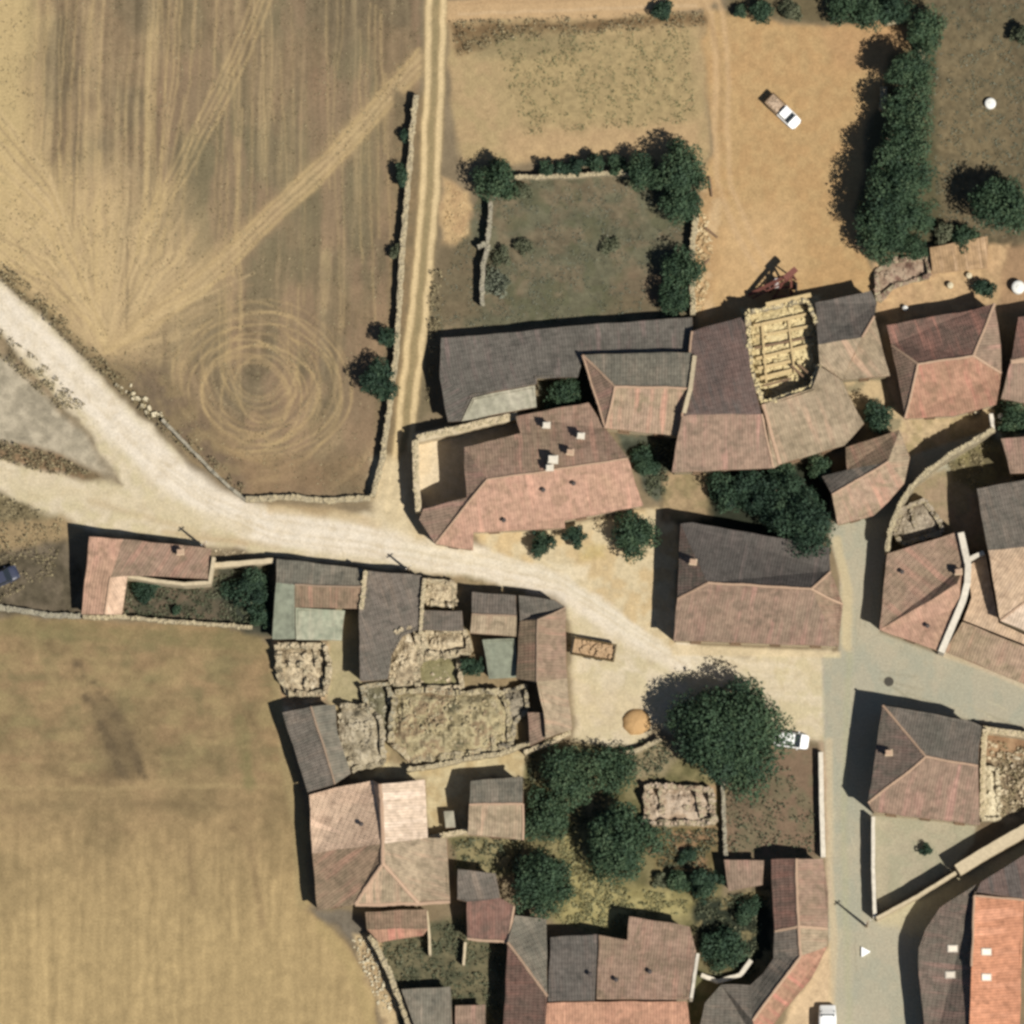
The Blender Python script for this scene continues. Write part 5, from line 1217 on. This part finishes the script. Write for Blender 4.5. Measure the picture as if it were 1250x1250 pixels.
def car(name, label, cat, px, py, ang, paint, L=4.1, style='hatch', scl=.88):
    root = thing(name, label, cat, (0, 0, 0)); hl = L/2; b = MB()
    if style == 'van':
        loft(b, [(-hl,.80,.35,1.85),(-hl+.08,.90,.3,1.98),(hl-1.35,.92,.28,2.0),(hl-1.0,.90,.28,1.9),(hl-.62,.88,.28,1.15),(hl-.1,.84,.3,.98),(hl,.74,.4,.85)], 20, pw=6)
    else:
        loft(b, [(-hl,.66,.42,.78),(-hl+.12,.79,.3,.95),(-hl+.6,.84,.27,.99),(0,.86,.25,.98),(hl-1.1,.85,.25,.96),(hl-.45,.82,.27,.86),(hl-.1,.74,.3,.74),(hl,.6,.4,.6)], 20, pw=5)
    b.build('body', paint, root, smooth=True)
    if style == 'pickup':
        cab = MB(); x0, x1 = -.15, 1.35
        for (z, a, c_, hw) in ():
            pass
        P_ = lambda x, y, z: Vector((x, y, z))
        cab.hexa([P_(-.2,-.74,.9),P_(1.5,-.74,.9),P_(-.2,.74,.9),P_(1.5,.74,.9),P_(-.1,-.6,1.5),P_(.85,-.6,1.5),P_(-.1,.6,1.5),P_(.85,.6,1.5)]); cab.build('windows', M_GLASS, root)
        rf = MB(); rf.box((.37, 0, 1.53), (1.0, 1.26, .07)); rf.build('cab_roof', paint, root)
        bed = MB(); bed.box((-1.35, 0, 1.0), (2.1, 1.5, .04)); bed.build('bed_floor', plain('bed_tan', D(180,156,130), bump=.4), root)
        for s_ in (-1, 1):
            r_ = MB(); r_.box((-1.35, s_*.8, 1.12), (2.2, .09, .36)); r_.build('bed_side', plain('bed_brown', D(120,96,66)), root)
        tg = MB(); tg.box((-2.42, 0, 1.12), (.12, 1.62, .5)); tg.build('tailgate', plain('tailgate_dark', D(70,52,34)), root)
        ld = MB()
        for k in range(14): ld.box((random.uniform(-2.0,-.6), random.uniform(-.5,.5), 1.1), (random.uniform(.2,.6), .3, .14), random.random()*3, jit=.2)
        tag(ld.build('load', plain('load_tan', D(206,180,152), var=.25), root), kind='stuff')
        for s_ in (-1, 1):
            h_ = MB(); h_.box((hl-.06, s_*.6, .66), (.08, .26, .12)); h_.build('headlight', M_GLASS, root)
    elif style == 'hatch':
        g = MB(); P_ = lambda x, y, z: Vector((x, y, z))
        g.hexa([P_(-1.75,-.76,.92),P_(1.05,-.76,.92),P_(-1.75,.76,.92),P_(1.05,.76,.92),P_(-1.35,-.58,1.42),P_(.35,-.58,1.42),P_(-1.35,.58,1.42),P_(.35,.58,1.42)]); g.build('windows', M_GLASS, root)
        r_ = MB(); r_.box((-.5, 0, 1.44), (1.72, 1.2, .06)); r_.build('car_roof', paint, root)
        for s_ in (-1, 1):
            h_ = MB(); h_.box((hl-.12, s_*.55, .66), (.1, .3, .12)); h_.build('headlight', M_RIM, root); m_ = MB(); m_.box((.75, s_*.95, .98), (.1, .18, .12)); m_.build('mirror', paint, root)
    else:
        g = MB(); g.hexa([Vector(v) for v in ((hl-1.3,-.78,1.2),(hl-.62,-.78,1.15),(hl-1.3,.78,1.2),(hl-.62,.78,1.15),(hl-1.36,-.7,1.97),(hl-1.05,-.7,1.93),(hl-1.36,.7,1.97),(hl-1.05,.7,1.93))]); g.build('windscreen', M_GLASS, root)
    wheels(root, (-hl+.75, hl-.8), .74)
    p = W(px, py, .8); root.location = (p.x, p.y, 0); root.rotation_euler = (0, 0, math.radians(ang)); root.scale = (scl,)*3; return root
car('pickup', 'white-cab pickup with an open tan-loaded bed, parked alone on the dirt lot', 'pickup', 956, 136, -44, M_WHITE, 4.9, 'pickup', .8)
car('parked_car', 'white car half hidden under the big tree by the street', 'car', 966, 903, -8, M_WHITE, 3.9)
car('parked_car', 'dark blue car cut by the left edge beside the weedy plot', 'car', 2, 705, 24, plain('dark_paint', (.03,.035,.06), rough=.4), 3.9)
car('van', 'white van cut by the bottom edge beside the street', 'van', 1010, 1254, 90, M_WHITE, 4.6, 'van', .95)
# trailer
root = thing('cargo_trailer', 'tan cargo trailer with dark rails parked on the square', 'trailer', (0, 0, 0))
mt = plain('trailer_tan', D(196,164,126), bump=.5, var=.2); md = plain('trailer_dark', D(112,92,56), var=.2)
for k in range(9):
    b = MB(); b.box((-1.9+k*.46, 0, .82+random.uniform(-.01,.01)), (.44, 1.5, .06)); b.build('floor_plank', mt, root)
for s_ in (-1, 1): b = MB(); b.box((0.02, s_*.82, 1.05), (4.2, .09, .5)); b.build('side_rail', md, root)
b = MB(); b.box((-2.12, 0, 1.1), (.2, 1.72, .66)); b.build('front_board', plain('trailer_black', D(52,46,34)), root)
b = MB(); b.box((2.08, 0, 1.05), (.1, 1.5, .5)); b.build('tailgate', md, root)
b = MB()
for k in range(40): b.box((random.uniform(-1.2, 1.9), random.uniform(-.6, .6), .9+random.random()*.12), (random.uniform(.2, .6), .3, .2), random.random()*3, jit=.25)
tag(b.build('load', mt, root), kind='stuff')
b = MB(); b.beam((-2.2, 0, .6), (-2.7, 0, .5), .12, .1); b.build('drawbar', md, root)
wheels(root, (-.5, .6), .78, .36, .24); p = W(725, 793, .9); root.location = (p.x, p.y, 0); root.rotation_euler = (0, 0, math.radians(-10))
# red elevator / crane-like farm machine
p = W(950, 352, 0); MR = plain('rusty_red', D(134,84,72), rough=.7, var=.25); MG = plain('machine_grey', D(206,196,190), rough=.6)
root = thing('farm_elevator', 'rusty red farm elevator frame standing on the dirt lot behind the fallen-in roof', 'farm machine', (p.x, p.y, 0))
def bar(name, a, b, w_, mat=MR): m = MB(); m.beam(Vector(a)+p, Vector(b)+p, w_, w_); return m.build(name, mat, root)
def bw(name, A, B, w_, mat=MR): m = MB(); m.beam(W(*A), W(*B), w_, w_*.8); return m.build(name, mat, root)
bw('boom', (914,360,.3), (962,336,2.9), .30); bw('boom', (919,364,.3), (966,340,2.8), .14)
for k in range(7): t = .12+.12*k; bw('rung', (914+48*t, 360-24*t, .3+2.6*t), (919+47*t, 364-24*t, .3+2.5*t), .08)
bw('leg', (962,336,2.9), (943,366,0), .16); bw('leg', (966,338,2.9), (966,366,0), .18); bw('leg', (960,336,2.9), (944,340,0), .15); bw('leg', (968,336,2.8), (972,342,0), .14)
bw('head', (958,340,2.9), (972,328,3.1), .55); bw('axle', (940,352,.5), (972,350,.5), .16); bw('crossbar', (943,362,.9), (966,362,.9), .12)
e_ = W(948,346,1.0); m = MB(); m.box((e_.x, e_.y, 1.0), (.5, .95, .8), .1); m.build('engine_cover', MG, root)
for (x, y) in ((940,352),(972,350)):
    a = W(x, y, .45); m = MB(); m.tube(a-Vector((.1,0,0)), a+Vector((.1,0,0)), .45, .45, 16); w_ = m.build('wheel', M_TYRE, root); m = MB(); m.tube(a-Vector((.12,0,0)), a+Vector((.12,0,0)), .22, .22, 12); m.build('rim', MR, w_)
# poles
M_POLE = plain('pole_concrete', D(176,158,134), var=.1)
for (x, y, h, lab) in ((1058,1131,5.4,'tall utility pole at the lower tip of the concrete yard wall'),(250,669,4.4,'utility pole at the road side of the salmon house'),(499,697,3.6,'short pole on the roadside corner of the plain grey-brown barn')):
    b = W(x, y, 0); r_ = thing('utility_pole', lab, 'pole', b, 'utility poles')
    m = MB(); m.tube((b.x, b.y, 0), (b.x, b.y, h), .14, .09, 10); m.build('post', M_POLE, r_)
    m = MB(); m.box((b.x, b.y, h-.3), (.7, .08, .08), .6); c = m.build('crossarm', M_POLE, r_)
    m = MB()
    for s_ in (-.28, .28):
        m = MB(); m.tube((b.x+s_*math.cos(.6), b.y+s_*math.sin(.6), h-.26), (b.x+s_*math.cos(.6), b.y+s_*math.sin(.6), h-.1), .04, .03, 8); m.build('insulator', M_WHITE, c)
M_TANK = plain('tank_white', (.62,.61,.56), rough=.7, var=.15)
# tanks and drums
def tank(name, lab, x, y, r, h, mat, cat='tank'):
    q = W(x, y, h); root = thing(name, lab, cat, (q.x, q.y, 0)); m = MB(); m.lathe((q.x, q.y, 0), [(r*.97, 0), (r, .08), (r, h*.85), (r*.9, h*.95), (r*.5, h), (.01, h+.02)], 24); m.build('shell', mat, root, smooth=True)
    m = MB(); m.tube((q.x, q.y, h), (q.x, q.y, h+.07), r*.25, r*.22, 12); m.build('lid', mat, root)
tank('water_tank', 'round white tank alone in the upper right meadow', 1209, 126, .55, .5, M_TANK)
tank('water_tank', 'round white tank at the right edge beside the yards', 1243, 350, .66, 1.0, M_TANK)
tank('drum', 'small white drum in the yard above the red-brown house', 1105, 376, .28, .6, M_TANK, 'drum')
tank('drum', 'cream drum at the lower side of the tan shed', 1160, 348, .32, .6, M_PSTONE, 'drum')
tank('drum', 'cream drum in the yard right of the tan shed front', 1183, 336, .3, .5, M_PSTONE, 'drum')
tank('drum', 'white drum at the lower eave of the red-brown house', 1192, 501, .3, .8, M_PSTONE, 'drum')
tank('drum', 'white drum in the garden corner at the right edge', 1222, 508, .32, .5, M_TANK, 'drum')
q = W(1085, 832, 0); root = thing('manhole', 'dark round manhole in the middle of the street junction', 'manhole', (q.x, q.y, 0)); m = MB(); m.lathe((q.x, q.y, 0), [(.46, -.02), (.46, .03), (.38, .035), (.01, .035)], 20); m.build('cover', plain('cast_iron', (.05,.045,.035), rough=.8), root)
m = MB(); m.lathe((q.x, q.y, 0), [(.52, -.02), (.52, .02), (.47, .02), (.47, -.02)], 20); m.build('frame', M_GSTONE, root)
q = W(1056, 1162, .3); m = MB(); m.hexa([Vector(v)+Vector((q.x, q.y, 0)) for v in ((-.35,-.5,.0),(.5,0,.0),(-.35,.5,.0),(.5,.06,.0),(-.35,-.5,.28),(.5,0,.22),(-.35,.5,.28),(.5,.06,.22))])
tag(m.build('concrete_wedge', M_WHITE, origin=(q.x, q.y, 0)), 'small white wedge-shaped block lying on the street near the pole', 'block')
# timber beside the lot
for (a, b, wd, lab) in (((861,278),(876,290),.28,'brown log lying beside the pale rubble at the left of the dirt lot'),((866,216),(869,240),.26,'grey-brown log standing out at the top of the pale rubble strip'),((860,322),(866,316),.3,'short log stub near the lower end of the pale rubble strip')):
    A, B = W(*a, .2), W(*b, .2); m = MB(); m.tube(A, B, wd/2, wd/2*.8, 9); tag(m.build('log', M_DWOOD, origin=tuple(A)), lab, 'log')
